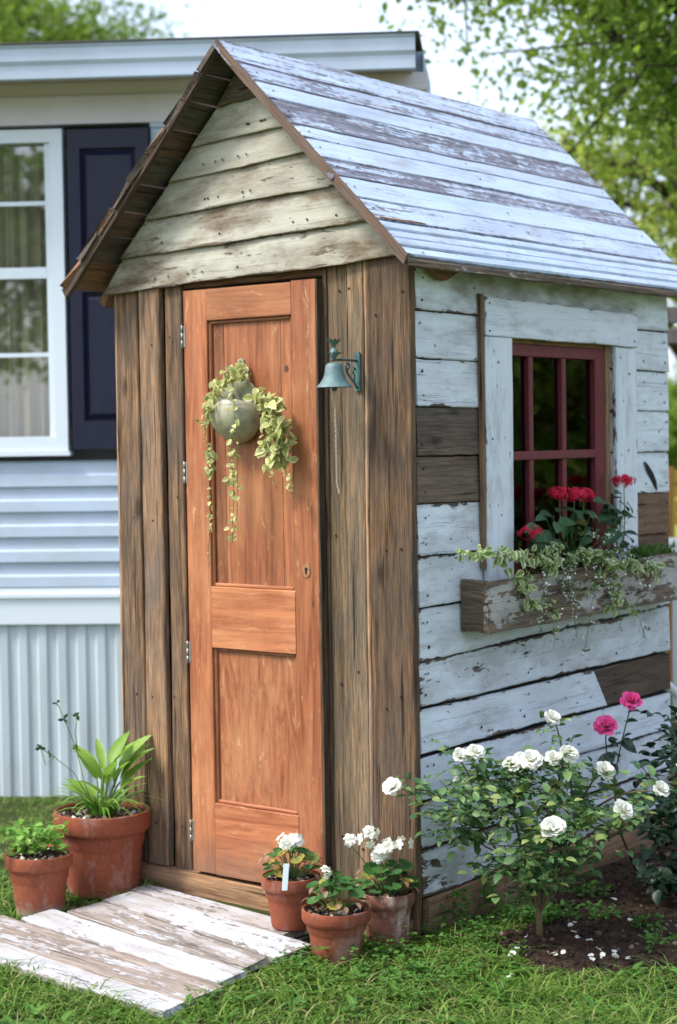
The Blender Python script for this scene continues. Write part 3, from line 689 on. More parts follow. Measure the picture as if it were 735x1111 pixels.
tr.board((.019,1.231,1.07),(.019,1.231,1.874),(.019,1.390,1.07),(.019,1.390,1.870),X1,.017,(.88,1,.12,0),n=18,jit=.002)
for (y,z) in ((.39,1.90),(.39,1.99),(1.37,1.9),(.45,1.3),(.44,1.8),(.40,1.55),(1.33,1.78),(1.32,1.5),(1.3,1.2)): tr.nail((.037,y,z),X1,.0045)
tr.build('window_trim',[M['trim'],M['nail']],win)
mb=MB(); mb.board((.017,.347,1.13),(.017,.345,2.018),(.017,.3655,1.13),(.017,.3655,2.018),X1,.016,(.02,1.0,0,.5),n=12,jit=.002); mb.build('trim_edge_strip',[M['siding']],win)

# ------------------------------------------------------------------ window box
wbx=thing('window_planter_box','long wooden planter box with worn grey paint fixed under the red window','planter box',(.06,.9,.93))
mb=MB(); XF=.128
mb.board((XF-.02,.226,.935),(XF-.02,1.60,.94),(XF-.02,.226,1.098),(XF-.02,1.60,1.115),X1,.020,(.50,1,.7,0),n=26,jit=.003,endj=.002); mb.build('front_board',[M['box']],wbx)
for yy in (.228,1.575):
    mb=MB(); mb.board((.022,yy,.937),(XF-.021,yy,.937),(.022,yy,1.105),(XF-.021,yy,1.098),(0,1,0),.022,(.0,.85,0,0),n=8,jit=.003,mat=0); mb.build('end_board',[M['box']],wbx)
mb=MB(); mb.box((.022,.25,.938),(XF-.021,1.574,.952),bp=(.0,.9,0,0),axis=1); mb.box((.0225,.2505,.9525),(.034,1.574,1.09),bp=(.0,.9,0,0),axis=1); mb.build('bottom_board',[M['box']],wbx)
def soil_patch(name,parent,x0,x1,y0,y1,z,cnt=500):
    xs,ys=np.meshgrid(np.linspace(x0,x1,8),np.linspace(y0,y1,60),indexing='ij'); zs=z+RNG.normal(0,.004,xs.shape)
    idx=np.arange(xs.size).reshape(xs.shape); F=np.stack([idx[:-1,:-1],idx[1:,:-1],idx[1:,1:],idx[:-1,1:]],-1).reshape(-1,4)
    me=bpy.data.meshes.new(name); me.from_pydata(np.stack([xs,ys,zs],-1).reshape(-1,3).tolist(),[],F.tolist()); return link(name,me,parent,[M['soil']])
soil_patch('soil',wbx,.035,XF-.021,.251,1.573,1.075)

# ------------------------------------------------------------------ plank platform
dk=MB()
bl=[-.075,-.175,-.325,-.493,-.648,-.845,-.985]; br=[-.185,-.318,-.500,-.636,-.770,-.940,-1.052]
xl=[-1.085,-1.06,-1.055,-1.115,-1.20,-1.22]; xr=[-.30,-.165,-.185,-.15,-.115,-.095]
DB=[(.62,1,.8,0),(.68,1,.6,0),(.48,1.1,.9,0),(.74,1,.45,0),(.46,1.15,.9,.15),(.70,1,.6,0)]
for i in range(6):
    def yb(k_,x): return (bl if True else 0)[k_]+(br[k_]-bl[k_])*(x+1.08)/.93
    g=.005; x0,x1=xl[i],xr[i]; zt=.006+RNG.uniform(-.003,.004)
    dk.board((x0,yb(i+1,x0)+g,zt),(x1,yb(i+1,x1)+g,zt),(x0,yb(i,x0)-g,zt),(x1,yb(i,x1)-g,zt),(0,0,1),.022,DB[i],n=24,jit=.004,endj=.006,ch=.004,bow=.002)
dk.box((-1.0,-1.0,-.03),(-.93,-.13,.0025),axis=1,bp=(0,.6,0,0)); dk.box((-.35,-1.03,-.03),(-.28,-.2,.0025),axis=1,bp=(0,.6,0,0))
dkr=thing('plank_platform','low platform of six worn white painted planks lying in the grass before the orange door','platform',(-.62,-.56,0))
dk.build('planks',[M['deck']],dkr)

# ------------------------------------------------------------------ pots
def pot(loc,rt,rb,h,mat,parent,band=.26,soil=.86,crumb=250):
    x,y,z=loc; t=.055*rt*1.6
    prof=[(0,.004),(rb*.86,0),(rb,.004),(rb+(rt*.9-rb)*(1-band),h*(1-band)),(rt*.955,h*(1-band)+.002),(rt*.985,h*(1-band)+.008),(rt,h*(1-band)+.012),(rt*1.0,h*.95),(rt*.985,h*.99),(rt*.95,h),(rt-t,h*.985),(rt-t*1.15,h*.93),(rt-t*1.6,h*.6),(rb*.8,h*.3)]
    mb=MB(); mb.lathe(prof,V(x,y,z),56); p=mb.build('pot',[mat],parent,angle=50)
    rs=rt-t*1.2; mb=MB(); g=[(rs*f,h*soil+.006*math.cos(f*3)) for f in (1,.8,.6,.4,.2,.001)]
    mb.lathe(g,V(x,y,z),24); so=mb.build('soil',[M['soil']],parent)
    a=RNG.uniform(0,6.28,crumb); r=rs*.97*np.sqrt(RNG.random(crumb))
    pts=np.stack([x+r*np.cos(a),y+r*np.sin(a),z+h*soil+.008+RNG.uniform(-.003,.003,crumb)],1)
    c=crumbs('mulch',pts,RNG.gamma(2.2,.0028,crumb)*(rt/.1)**.4+.003,M['crumb'],parent); c['kind']='stuff'
    return V(x,y,z+h*soil)
def curve(p0,p1,sag=0,n=6,side=0,wig=0):
    p0=np.array(p0,float);p1=np.array(p1,float); d=p1-p0; sd=np.cross(d,(0,0,1)); sd=sd/(np.linalg.norm(sd)+1e-6)
    ph=RNG.uniform(0,6.28)
    return [p0+d*t+V(0,0,1)*sag*math.sin(math.pi*t)+sd*(side*math.sin(math.pi*t)+wig*math.sin(ph+7*t)) for t in np.linspace(0,1,n)]

L_ROUND=t_round(9,.14,.3); L_LANCE=t_leaf(.34,6,.18,.5,.42); L_OVATE=t_leaf(.62,5,.16,.45,.42); L_HOSTA=t_leaf(.42,8,.16,.6,.42); L_SM=t_leaf(.55,3,.2,.3,.5); L_BL=t_blade(.035,6,1.0); L_OAK=t_leaf(.7,4,.1,.3,.6)
P_GER=t_petal(.72,.25,.15,3,3)
def geranium(loc,label,mat,rt,rb,h,nleaf,spread,heads,dryp=0,leafsize=.045,tag_=False):
    root=thing('potted_geranium',label,'potted geranium',loc,'potted white geraniums by the door'); c=pot(loc,rt,rb,h,mat,root)
    st=MB(); lf=Soup(); fl=Soup(); dr=Soup()
    for i in range(nleaf):
        a=i*2.4+RNG.uniform(-.3,.3); rr=spread*math.sqrt((i+.5)/nleaf); hh=.035+ .075*(1-(rr/spread)**2)+RNG.uniform(-.012,.02)
        b=c+V(rr*.25*math.cos(a),rr*.25*math.sin(a),0); e=c+V(rr*math.cos(a),rr*math.sin(a),hh)
        st.tube(curve(b,e,.01,5),.0014,5); d=V(math.cos(a),math.sin(a),RNG.uniform(-.5,.1)); nn=V(math.cos(a)*.6,math.sin(a)*.6-.25,.9)+RNG.normal(0,.2,3)
        lf.add(L_ROUND,[e],[d],[nn],[leafsize*RNG.uniform(.7,1.35)])
    for k_ in range(dryp):
        a=RNG.uniform(0,6.28); e=c+V(math.cos(a)*spread*1.1,math.sin(a)*spread*1.0,RNG.uniform(.03,.1)); st.tube(curve(c,e,.01,4),.001,4); dr.add(L_OVATE,[e],[V(math.cos(a),math.sin(a),-.6)],[V(0,0,1)],[.025])
    st.build('stems',[M['stem']],root); lf.build('leaves',M['geran'],root)
    if dryp: dr.build('withered_leaves',M['dry'],root)
    for (u,v,r,nf) in heads:
        t=(np.array(loc)-CAM)@Dv-.02; hc=at(u,v,t); s2=MB(); f2=Soup()
        base=c+V(RNG.uniform(-.02,.02),RNG.uniform(-.02,.02),.02); s2.tube(curve(base,hc-V(0,0,.012),.0,6,.012),.0015,6)
        for j in range(nf):
            d=rdir(1,.5)[0]; d=d-Dv*.5; d/=np.linalg.norm(d); fc=hc+d*r*RNG.uniform(.8,1.6)*V(1.1,1.1,.8); s2.tube([hc-V(0,0,.01),fc],.0007,4)
            X=np.cross(d,(.1,.2,.97)); X/=np.linalg.norm(X); Y=np.cross(d,X); ph=RNG.uniform(0,6)
            for q in range(5):
                a=ph+q*1.2566; pd=X*math.cos(a)+Y*math.sin(a)+d*.25; f2.add(P_GER,[fc],[pd],[d],[.0185*RNG.uniform(.85,1.15)])
        fo=f2.build('flower_head',M['white_petal'],root); s2.build('flower_stem',[M['stem']],fo).location=(0,0,0)
    return root,c
g1,c1=geranium((-.336,-.213,.029),'terracotta pot of white geranium on the platform with an upright plastic plant tag',M['terra'],.094,.062,.165,30,.085,[(311,914,.018,7),(321,912,.018,7),(318,961,.016,4),(291,962,.008,2)],6,.036)
g2,c2=geranium((-.062,-.335,.0),'terracotta pot of low geranium leaves in the grass, nearest of the three',M['terra'],.104,.070,.160,20,.085,[(353,946,.010,3)],16,.046)
g3,c3=geranium((-.040,-.108,.0),'limed greyish terracotta pot with tall bunches of white geranium against the corner boards',M['terra_old'],.086,.064,.165,26,.085,[(380,912,.014,5),(398,910,.018,7),(412,925,.019,8),(402,903,.014,5),(422,918,.017,6),(438,915,.015,5),(408,930,.014,5)],10,.04)
mb=MB(); a=at(309,966,5.33); b=at(311,937,5.33); X_=RT*.0085
mb.board(a-X_,b-X_,a+X_,b+X_,-Dv,.0012,(1,1,0,0),n=2,jit=0,ch=.0003,bow=0); mb.build('plant_tag',[M['label']],g1)
mb=MB()
# big pot with hosta
hl=(-1.209,-.175,.006); hp=thing('potted_hosta','large terracotta pot with broad pale green arching leaves at the shed corner','potted plant',hl)
c=pot(hl,.168,.122,.285,M['terra'],hp,.25,.88,900)
lf=Soup(); st=MB()
for i,(dx,dz,ln,az) in enumerate([(.09,.17,.15,0),(.12,.20,.16,.3),(.02,.20,.15,-.4),(-.06,.16,.14,3.0),(-.11,.16,.15,2.6),(.14,.12,.14,.2),(.05,.23,.14,1),(-.02,.21,.13,2),(.10,.10,.13,-.6),(-.04,.10,.12,-2.2),(.0,.14,.14,-1.2),(.07,.14,.13,-1.0),(.13,.16,.15,-.2),(-.13,.08,.12,2.9),(-.08,.05,.14,3.3)]):
    h=V(RT[0],RT[1],0); f=V(Dv[0],Dv[1],0); dd=h*math.cos(az)+f*math.sin(az)
    e=c+h*(dx*.35+.02)+f*RNG.uniform(-.03,.03)+V(0,0,dz*.8); st.tube(curve(c+h*dx*.1,e,.02,6),.003,6); lf.add(L_HOSTA,[e],[dd*.5+V(0,0,.9-.3*(dz<.12))],[V(0,0,1)-dd*.3-Dv*.3],[ln*1.15],wscale=[RNG.uniform(.55,.85)])
lf.build('broad_leaves',M['hosta'],hp); lf=Soup()
for i in range(60):
    az=RNG.uniform(0,6.28); q=RNG.uniform(.05,.45); lf.add(L_BL,[c+V(math.cos(az),math.sin(az),0)*.03],[V(math.cos(az)*q,math.sin(az)*q,1)],[V(-math.cos(az),-math.sin(az),.3)],[RNG.uniform(.12,.24)],wscale=[RNG.uniform(1.6,2.8)])
lf.build('narrow_leaves',M['lightgreen'],hp)
lf=Soup()
for i in range(14):
    az=RNG.uniform(0,6.28); d=V(math.cos(az),math.sin(az),0); st.tube([c+d*.02,c+d*.028+V(0,0,.07)],.004,6)
for pts in ([(103,880),(92,850),(83,812),(70,780),(62,762)],[(84,815),(82,795),(84,775)],[(98,868),(80,838),(55,818),(44,812)],[(60,820),(50,830),(43,808)]):
    P_=[at(u,v,6.02) for u,v in pts]; st.tube(P_,.0016,5)
    for p in P_[2:]: lf.add(L_SM,np.repeat([p],4,0),rdir(4),rdir(4),RNG.uniform(.014,.024,4))
st.build('stems',[M['stem']],hp); lf.build('stalk_leaves',M['penta_leaf'],hp)
# small left pot
sl=(-1.199,-.479,-.005); sp=thing('potted_herb','small terracotta pot of light green lobed leaves, leftmost, crusted white at foot','potted plant',sl)
c=pot(sl,.112,.078,.205,M['terra_low'],sp,.24,.9,350); lf=Soup(); st=MB()
for i in range(26):
    az=RNG.uniform(0,6.28); r=RNG.uniform(.02,.115); e=c+V(r*math.cos(az),r*math.sin(az),RNG.uniform(.03,.11))-V(RT[0],RT[1],0)*.035
    st.tube(curve(c-V(RT[0],RT[1],0)*.02,e,.01,5),.0012,5)
    for q in range(9): 
        d=V(math.cos(az),math.sin(az),.1)+RNG.normal(0,.6,3); lf.add(L_OAK,[e+RNG.normal(0,.011,3)],[d],[V(0,-.3,1)+RNG.normal(0,.3,3)],[RNG.uniform(.022,.036)])
st.build('stems',[M['stem']],sp); lf.build('leaves',M['lightgreen'],sp)

# ------------------------------------------------------------------ bell
BX,BY,BZ=-.184,-.150,1.742
bell=thing('door_bell','small verdigris bell hanging from a scrolled bracket beside the door, pull chain below','bell',(BX,-.026,BZ+.03))
mb=MB(); prof=[(0,.058),(.010,.058),(.020,.056),(.026,.050),(.028,.040),(.031,.022),(.036,.008),(.045,-.006),(.054,-.014),(.056,-.018),(.0535,-.018),(.044,-.008),(.034,.006),(.028,.022),(.025,.04),(.0,.052)]
mb.lathe(prof,V(BX,BY,BZ-.008),40); bb=mb.build('bell_body',[M['verdigris']],bell,angle=40)
mb=MB(); mb.tube([(BX,BY,BZ+.04),(BX,BY,BZ-.025)],.002,6); mb.lathe([(.0,.009),(.007,.007),(.009,0),(.007,-.007),(0,-.009)],V(BX,BY,BZ-.03),16); mb.build('clapper',[M['verdigris_dark']],bell)
mb=MB(); mb.box((BX-.011,-.034,BZ-.035),(BX+.011,-.027,BZ+.085),axis=2); 
mb.tube([(BX,-.032,BZ+.058),(BX,-.10,BZ+.060),(BX,BY-.012,BZ+.058)],.0038,8)
sc_=[(BX,-.034,BZ-.028),(BX,-.045,BZ-.012),(BX,-.062,BZ+.0),(BX,-.082,BZ+.018),(BX,-.092,BZ+.036),(BX,-.088,BZ+.05),(BX,-.076,BZ+.048),(BX,-.074,BZ+.036),(BX,-.082,BZ+.032)]
mb.tube(sc_,.0036,8); mb.tube([(BX,-.04,BZ+.03),(BX,-.052,BZ+.038),(BX,-.055,BZ+.024),(BX,-.046,BZ+.01),(BX,-.05,BZ-.006)],.003,8); mb.build('bracket',[M['verdigris_dark']],bell)
mb=MB(); pc=V(BX,BY,BZ+.075)
mb.lathe([(.004,-.014),(.009,-.008),(.013,.0),(.012,.010),(.007,.018),(0,.021)],pc,14)
fin=mb.build('finial',[M['verdigris']],bell); s2=Soup()
for j in range(9): 
    a=j*.7; s2.add(t_leaf(.35,4,.3,.6),[pc+V(0,0,.014)],[V(math.cos(a)*.35,math.sin(a)*.35,.9)],[V(-math.cos(a),-math.sin(a),.2)],[.046])
for j in range(7): 
    a=j*.9; s2.add(t_leaf(.5,3,.3,.6),[pc+V(.011*math.cos(a),.011*math.sin(a),-.002)],[V(math.cos(a)*.8,math.sin(a)*.8,.5)],[V(-math.cos(a),-math.sin(a),.6)],[.024])
s2.build('finial_leaves',M['verdigris'],bell)
mb=MB()
zc=BZ-.04; k_=0
while zc>1.385:   # chain of little links
    th_=np.linspace(0,2*math.pi,9); a=0 if k_%2 else math.pi/2; dx=.004*math.sin(k_*.05)+.014*max(0,(1.42-zc)/.05)
    mb.tube([(BX+dx+.0022*math.cos(t)*math.cos(a),BY+.0022*math.cos(t)*math.sin(a),zc+.0052*math.sin(t)) for t in th_],.0017,4,cap=False); zc-=.0078; k_+=1
mb.build('pull_chain',[M['brass']],bell)

# ------------------------------------------------------------------ hanging wall pot on the door
HP=on(252,449,1,-.075)
wp=thing('wall_planter','mottled grey green round wall pot hung on the orange door with pale trailing plant','wall pot',tuple(HP))
c=V(HP[0],-.046,HP[2]); rr=.098
mb=MB(); vs=[];fs=[]; nu,nv=28,18
for j in range(nv+1):
    ph=-math.pi/2+(math.pi*.5+.62)*j/nv
    for i in range(nu+1):
        a=math.pi+math.pi*i/nu     # half sphere bulging to -y
        lim=1.0; rad=rr*math.cos(ph)
        tilt=.32*math.cos(a)*(j/nv)
        vs.append(c+V(rad*math.cos(a)*1.0,rad*math.sin(a)*.92,rr*math.sin(ph)*.98+rr*tilt*-.55))
for j in range(nv):
    for i in range(nu): q=j*(nu+1)+i; fs.append((q,q+1,q+nu+2,q+nu+1))
mb.add(vs,fs,smooth=True); 
po=mb.build('bowl',[M['wallpot']],wp); md=po.modifiers.new('thick','SOLIDIFY'); md.thickness=.006; md.offset=-1
mb=MB(); out=[]
for a in np.linspace(-.5,math.pi+.5,26): out.append((.078*math.cos(a)+.012,.07*math.sin(a)+.045))
tongue=[(-.016,.112),(-.010,.135),(-.010,.165),(-.005,.178),(.006,.182),(.016,.176),(.020,.162),(.024,.135),(.036,.112)]
pl=[(x,z) for x,z in out[:11]]; pl=out[:10]+[(t[0]+.028-.010,t[1]) for t in tongue[::-1]]+out[16:]
n=len(pl); f_=[c+V(x,-.010,z) for x,z in pl]; b_=[c+V(x,.0015,z) for x,z in pl]
mb.add(f_+b_,[tuple(range(n)),tuple(range(2*n-1,n-1,-1))]+[(i,i+n,(i+1)%n+n,(i+1)%n) for i in range(n)]); mb.build('back_plate',[M['wallpot']],wp)
mb=MB(); mb.nail(c+V(.024,-.0105,.168),F_,.0055,mat=0); mb.build('hanging_nail',[M['nail']],wp)
mb=MB(); mb.lathe([(.086*f,.03) for f in (1,.6,.2,.001)],c,20,a0=math.pi,a1=2*math.pi); mb.build('soil',[M['soil']],wp)
lf=Soup(); st=MB()
def strand(pts,y,n,size,tpl=L_OVATE,spread=.006,soup=None,stm=None,r=.0012,ax=1,up=(0,0,1),dens=1):
    P_=[on(u,v,ax,y+RNG.uniform(-.005,.005)) for u,v in pts]
    Q=[]; 
    for i in range(len(P_)-1):
        for t in np.linspace(0,1,6,endpoint=False): Q.append(P_[i]*(1-t)+P_[i+1]*t+RNG.normal(0,.0012,3))
    Q.append(P_[-1]); (stm or st).tube(Q,r,5)
    k_=RNG.uniform(0,len(Q)-1,n); k_=np.minimum(k_.astype(int),len(Q)-1); loc=np.array(Q)[k_]+RNG.normal(0,spread,(n,3))
    out_=V(0,-.8,0) if ax==1 else V(.8,0,0)
    d=rdir(n)+out_*.5+V(0,0,-.45); (soup or lf).add(tpl,loc,d,rdir(n)*.6+out_+V(0,0,.5),size*RNG.uniform(.6,1.3,n))
for pts,n,sz,sp_ in [([(268,400),(252,405),(238,420),(228,440),(222,468)],110,.027,.010),([(266,400),(258,408),(252,418)],26,.026,.010),
     ([(285,425),(297,440),(302,470),(300,500)],100,.038,.015),([(284,430),(292,450),(291,480),(294,502)],60,.038,.010),([(290,430),(306,450),(308,480),(305,505)],50,.036,.010),
     ([(298,480),(305,500),(315,520),(318,540)],26,.019,.005),([(292,495),(296,515),(300,530)],12,.018,.004),([(253,425),(255,460),(252,500),(254,540),(252,590)],46,.021,.005),
     ([(250,470),(251,500),(252,520)],16,.024,.006),([(258,480),(258,520),(257,560),(252,585)],14,.016,.004),([(224,450),(226,490),(230,520),(229,560),(227,580)],34,.020,.005),([(228,485),(229,500),(228,512)],16,.022,.007),([(228,570),(226,600),(227,615)],4,.008,.002),
     ([(240,420),(230,432),(226,455)],40,.027,.010)]:
    yv=-.135 if pts[0][0]<262 and pts[0][1]>405 else -.10
    strand(pts,yv,n,sz,L_OVATE,sp_)
st.build('stems',[M['stem']],wp); lf.build('trailing_leaves',M['succ'],wp)

# ------------------------------------------------------------------ plants of the window box
def penta(root,base,heads,leaves,nm):
    st=MB(); lf=Soup()
    for (u,v,rx) in heads:
        hc=on(u,v,0,rx); st.tube(curve(base+V(0,RNG.uniform(-.02,.02),0),hc-V(0,0,.01),0,6,.01),[.0028,.0016],6); s2=Soup()
        n=60 if (u,v)!=(575,577) else 24
        for j in range(n):
            d=rdir(1,.35)[0]*V(1,1,.7)+V(.25,-.2,.1); d/=np.linalg.norm(d); fc=hc+d*.038*RNG.uniform(.6,1.1)*V(1,1.2,.6)
            X=np.cross(d,(.1,.2,.97)); X/=np.linalg.norm(X); Y=np.cross(d,X); ph=RNG.uniform(0,6)
            for q in range(5):
                a=ph+q*1.2566; s2.add(t_leaf(.5,2,.1,.3,.5),[fc],[X*math.cos(a)+Y*math.sin(a)+d*.35],[d],[.0125])
        s2.build('flower_head',M['red_petal'],root)
        for q in range(5):
            t=q/5; p=base*(1-t)+hc*t; k_=2
            for w in range(k_):
                d=rdir(1,.1,.4)[0]+V(.35,0,0); lf.add(L_LANCE,[p],[d],[V(0,0,1)+RNG.normal(0,.25,3)],[RNG.uniform(.055,.085)],wscale=[1.5])
    for (u,v,du,dv,s_,rx) in leaves:
        p=on(u,v,0,rx); d=on(u+du,v+dv,0,rx+.012)-p; lf.add(L_LANCE,[p],[d],[V(.6,-.3,1)],[s_*1.45],wscale=[1.5]); st.tube([p*1.0,base*.5+p*.5],.0012,5)
    st.build('stems',[M['stem']],root); lf.build('leaves',M['penta_leaf'],root)
pr=thing('pentas_plant','leafy plant with three crimson flower clusters in the planter box before the red sash','flowering plant',(.065,.83,1.08),'crimson flowered plants in the window box')
penta(pr,V(.068,.84,1.08),[(607,535,.07),(624,537,.085),(634,537,.07),(575,577,.09)],[(590,575,-35,-8,.075,.09),(585,570,-30,6,.06,.1),(600,560,-22,-12,.06,.07),(615,575,28,-10,.075,.085),(620,565,30,8,.07,.1),(605,585,-20,20,.06,.1),(625,580,25,15,.075,.09),(640,560,14,12,.06,.09),(608,560,6,16,.06,.11),(595,590,-28,8,.055,.1),(612,590,16,18,.06,.11)]+[(RNG.uniform(582,645),RNG.uniform(555,602),RNG.uniform(-30,30),RNG.uniform(-12,18),RNG.uniform(.045,.07),RNG.uniform(.06,.12)) for _ in range(14)],'')
pr=thing('pentas_plant','tall leafy plant with one domed crimson flower cluster before the right window trim','flowering plant',(.065,1.2,1.08),'crimson flowered plants in the window box')
penta(pr,V(.07,1.19,1.08),[(677,522,.075)],[(672,545,22,8,.06,.09),(668,555,-28,8,.08,.085),(676,560,28,-8,.075,.1),(672,575,-26,18,.08,.1),(676,580,24,6,.065,.1),(668,570,-24,-14,.06,.07),(660,548,-18,-16,.07,.07),(680,545,12,12,.045,.1),(674,535,-8,-4,.04,.09),(675,590,20,14,.06,.11)]+[(RNG.uniform(660,690),RNG.uniform(550,600),RNG.uniform(-26,26),RNG.uniform(-10,16),RNG.uniform(.04,.065),RNG.uniform(.06,.12)) for _ in range(8)],'')
tv=thing('trailing_variegated_plant','cream edged green trailing plant spilling over the front of the window planter box','trailing plant',(.1,.9,1.09))
lf=Soup(); st=MB()
for pts,n,sz in [([(510,600),(530,598),(560,600),(590,606),(610,615)],90,.033),([(530,600),(545,612),(560,625),(572,640)],34,.032),([(570,605),(572,640),(578,665)],34,.034),([(580,650),(590,662),(600,672)],14,.02),
    ([(600,610),(630,600),(650,605),(665,612)],80,.032),([(650,600),(668,612),(672,640),(664,660)],60,.035),([(660,605),(685,612),(700,618),(718,612)],60,.032),([(660,640),(680,655),(690,668)],22,.022),([(600,650),(603,668),(601,690)],8,.03),([(660,595),(650,620),(640,640)],24,.022),
    ([(500,598),(515,606)],12,.024),([(590,600),(600,590),(610,596)],30,.02)]:
    strand(pts,.128+RNG.uniform(0,.03),n,sz,L_OVATE,.009,lf,st,ax=0)
st.build('stems',[M['stem']],tv); lf.build('leaves',M['varieg'],tv)
ds=thing('airy_white_flowered_plant','wiry plant with tiny white flowers hanging from the middle of the planter box','trailing plant',(.1,1.0,1.09))
lf=Soup(); st=MB(); fl=Soup()
for i in range(24):
    u0=RNG.uniform(590,665); v0=RNG.uniform(595,615); du=RNG.normal(8,22); dv=RNG.uniform(20,100) if i%3 else RNG.uniform(-40,10)
    pts=[(u0,v0),(u0+du*.5,v0+dv*.35-8),(u0+du,v0+dv*.75),(u0+du*1.2,v0+dv)]
    strand(pts,.15+RNG.uniform(-.01,.03),7,.019,L_LANCE,.004,lf,st,r=.0007,ax=0)
    strand(pts[1:],.152+RNG.uniform(0,.03),11,.0075,P_GER,.007,fl,st,r=.0005,ax=0)
st.build('stems',[M['stem']],ds); lf.build('leaves',M['fine_leaf'],ds); fl.build('tiny_flowers',M['white_petal'],ds)['kind']='stuff'
fs_=thing('fine_leaved_plant','tuft of feathery fine green leaves at the right end of the planter box','plant',(.07,1.4,1.09))
lf=Soup(); n=900; b=np.stack([RNG.uniform(.04,.11,n),RNG.uniform(1.3,1.56,n),np.full(n,1.08)+RNG.uniform(0,.05,n)],1); lf.add(L_LANCE,b,rdir(n,.9),rdir(n),RNG.uniform(.02,.04,n),wscale=.5)
lf.build('leaves',M['fine_leaf'],fs_)
lf=Soup(); n=700; b=np.stack([RNG.uniform(.05,.12,n),RNG.uniform(.6,1.1,n),np.full(n,1.08)+RNG.uniform(0,.06,n)],1); lf.add(L_LANCE,b,rdir(n,.7),rdir(n),RNG.uniform(.018,.035,n),wscale=.6)
fm=lf.build('mossy_filler_plant',M['fine_leaf']); props(fm,'low mossy green filler growing under the crimson flowers in the planter box','plant')

# ------------------------------------------------------------------ roses
def rose_bloom(root,c,face,size,mat,name='bloom'):
    s2=Soup(); face=np.array(face,float); face/=np.linalg.norm(face); X=np.cross(face,(.13,.22,.96)); X/=np.linalg.norm(X); Y=np.cross(face,X)
    rings=[(5,.30,1.22,.0,.5),(6,.62,.95,.06,.56),(7,.98,.66,.10,.60),(6,1.25,.40,.12,.55)]   # count, tilt from face axis, lift, hub r, len
    for ri,(cnt,tilt,lift,hub,ln) in enumerate(rings):
        ph=RNG.uniform(0,6)
        for q in range(cnt):
            a=ph+q*6.283/cnt+RNG.uniform(-.2,.2); rad=X*math.cos(a)+Y*math.sin(a); tl=tilt+RNG.uniform(-.14,.14)
            d=face*math.cos(tl)+rad*math.sin(tl); up=face*math.sin(tl)-rad*math.cos(tl)
            p=c+rad*size*hub*.5-face*size*.18
            s2.add(PETALS[RNG.integers(3)],[p],[d],[up],[size*(ln+.08*RNG.random())])
    return s2.build(name,mat,root)
PETALS=[t_petal(.95,.35,.35,ruffle=.05),t_petal(1.05,.55,.3,ruffle=.08),t_petal(.85,.2,.45,ruffle=.04)]
def leaflets(lf,p,d,size,n=5,tpl=L_OVATE):
    'one compound rose leaf'
    d=d/np.linalg.norm(d); sd=np.cross(d,(0,0,1)); sd/= (np.linalg.norm(sd)+1e-6); up=np.cross(sd,d)*1.0
    if up[2]<0: up=-up
    for k_ in range(n//2):
        q=p+d*size*(.5+.8*k_)
        for sg in (-1,1): lf.add(tpl,[q],[d*.5+sd*sg+RNG.normal(0,.15,3)],[up+RNG.normal(0,.25,3)],[size*RNG.uniform(.75,1)])
    lf.add(tpl,[p+d*size*(.4+.8*(n//2))],[d+RNG.normal(0,.12,3)],[up+RNG.normal(0,.2,3)],[size*1.1])
def cane(st,lf,p0,p1,bend,r0,r1,nl,size,start=.3,n=10):
    P_=curve(p0,p1,bend,n,RNG.uniform(-.04,.04),.006); st.tube(P_,[r0,r1],6)
    for k_ in range(nl):
        t=start+(1-start)*(k_+RNG.random())/nl; i=min(int(t*(n-1)),n-2); p=P_[i]+(P_[i+1]-P_[i])*(t*(n-1)-i)
        d=rdir(1,.15,.5)[0]; leaflets(lf,p,d,size*RNG.uniform(.7,1.2),5 if RNG.random()<.7 else 3)
wr=thing('white_rose_bush','leafy rose bush with many white blooms growing in front of the painted side wall','rose bush',(.35,.16,0))
base=V(.345,.155,.0); st=MB(); lf=Soup()
st.tube([base-V(0,0,.02),base+V(.0,0,.07),base+V(-.005,.0,.15)],[.011,.009],8)
MAIN=[]
for dx,dy,dz in ((-.14,-.10,.36),(-.05,-.07,.42),(.03,.03,.44),(.10,.08,.40),(.17,.12,.34),(-.02,.05,.38),(.06,-.06,.33),(-.09,.0,.40),(.12,.0,.36)):
    c_=curve(base+V(0,0,.10),base+V(dx,dy,dz),RNG.uniform(-.01,.02),8,RNG.uniform(-.03,.03),.004); st.tube(c_,[.0046,.003],6); MAIN.append(c_)
def branch_from(p):
    'closest main cane, a point a bit below the wanted tip'
    best=None
    for c_ in MAIN:
        for q in c_[2:]:
            if q[2]<p[2]+(.10 if p[2]<.25 else -.03):
                d=np.linalg.norm(p-q)+RNG.uniform(0,.12)
                if best is None or d<best[0]: best=(d,q)
    return best[1] if best else base+V(0,0,.1)
BL=[(425,853,5.13,.052,-.5),(500,819,5.2,.045,.1),(516.6,816,5.2,.05,.2),(498,848,5.42,.035,0),(555,829,5.25,.05,-.3),(577,824,5.22,.062,0),(601,822,5.22,.046,.1),(617,818,5.2,.056,.3),(600,778,5.3,.046,.4),(657.5,836,5.32,.058,.4),(600.5,898,5.0,.068,-.1),(677,878,5.1,.058,.6),(718,856,5.3,.05,.5),(566,822,5.3,.04,-.1)]
for (u,v,t,sz,fx) in BL:
    c_=at(u,v,t); face=V(0,0,.75)-Dv*.75+RT*fx; rose_bloom(wr,c_,face,sz*.88,M['white_petal'])
    low=branch_from(c_); cane(st,lf,low,c_-face/np.linalg.norm(face)*sz*.22,RNG.uniform(-.01,.04),.0045,.0018,11,.034,.25)
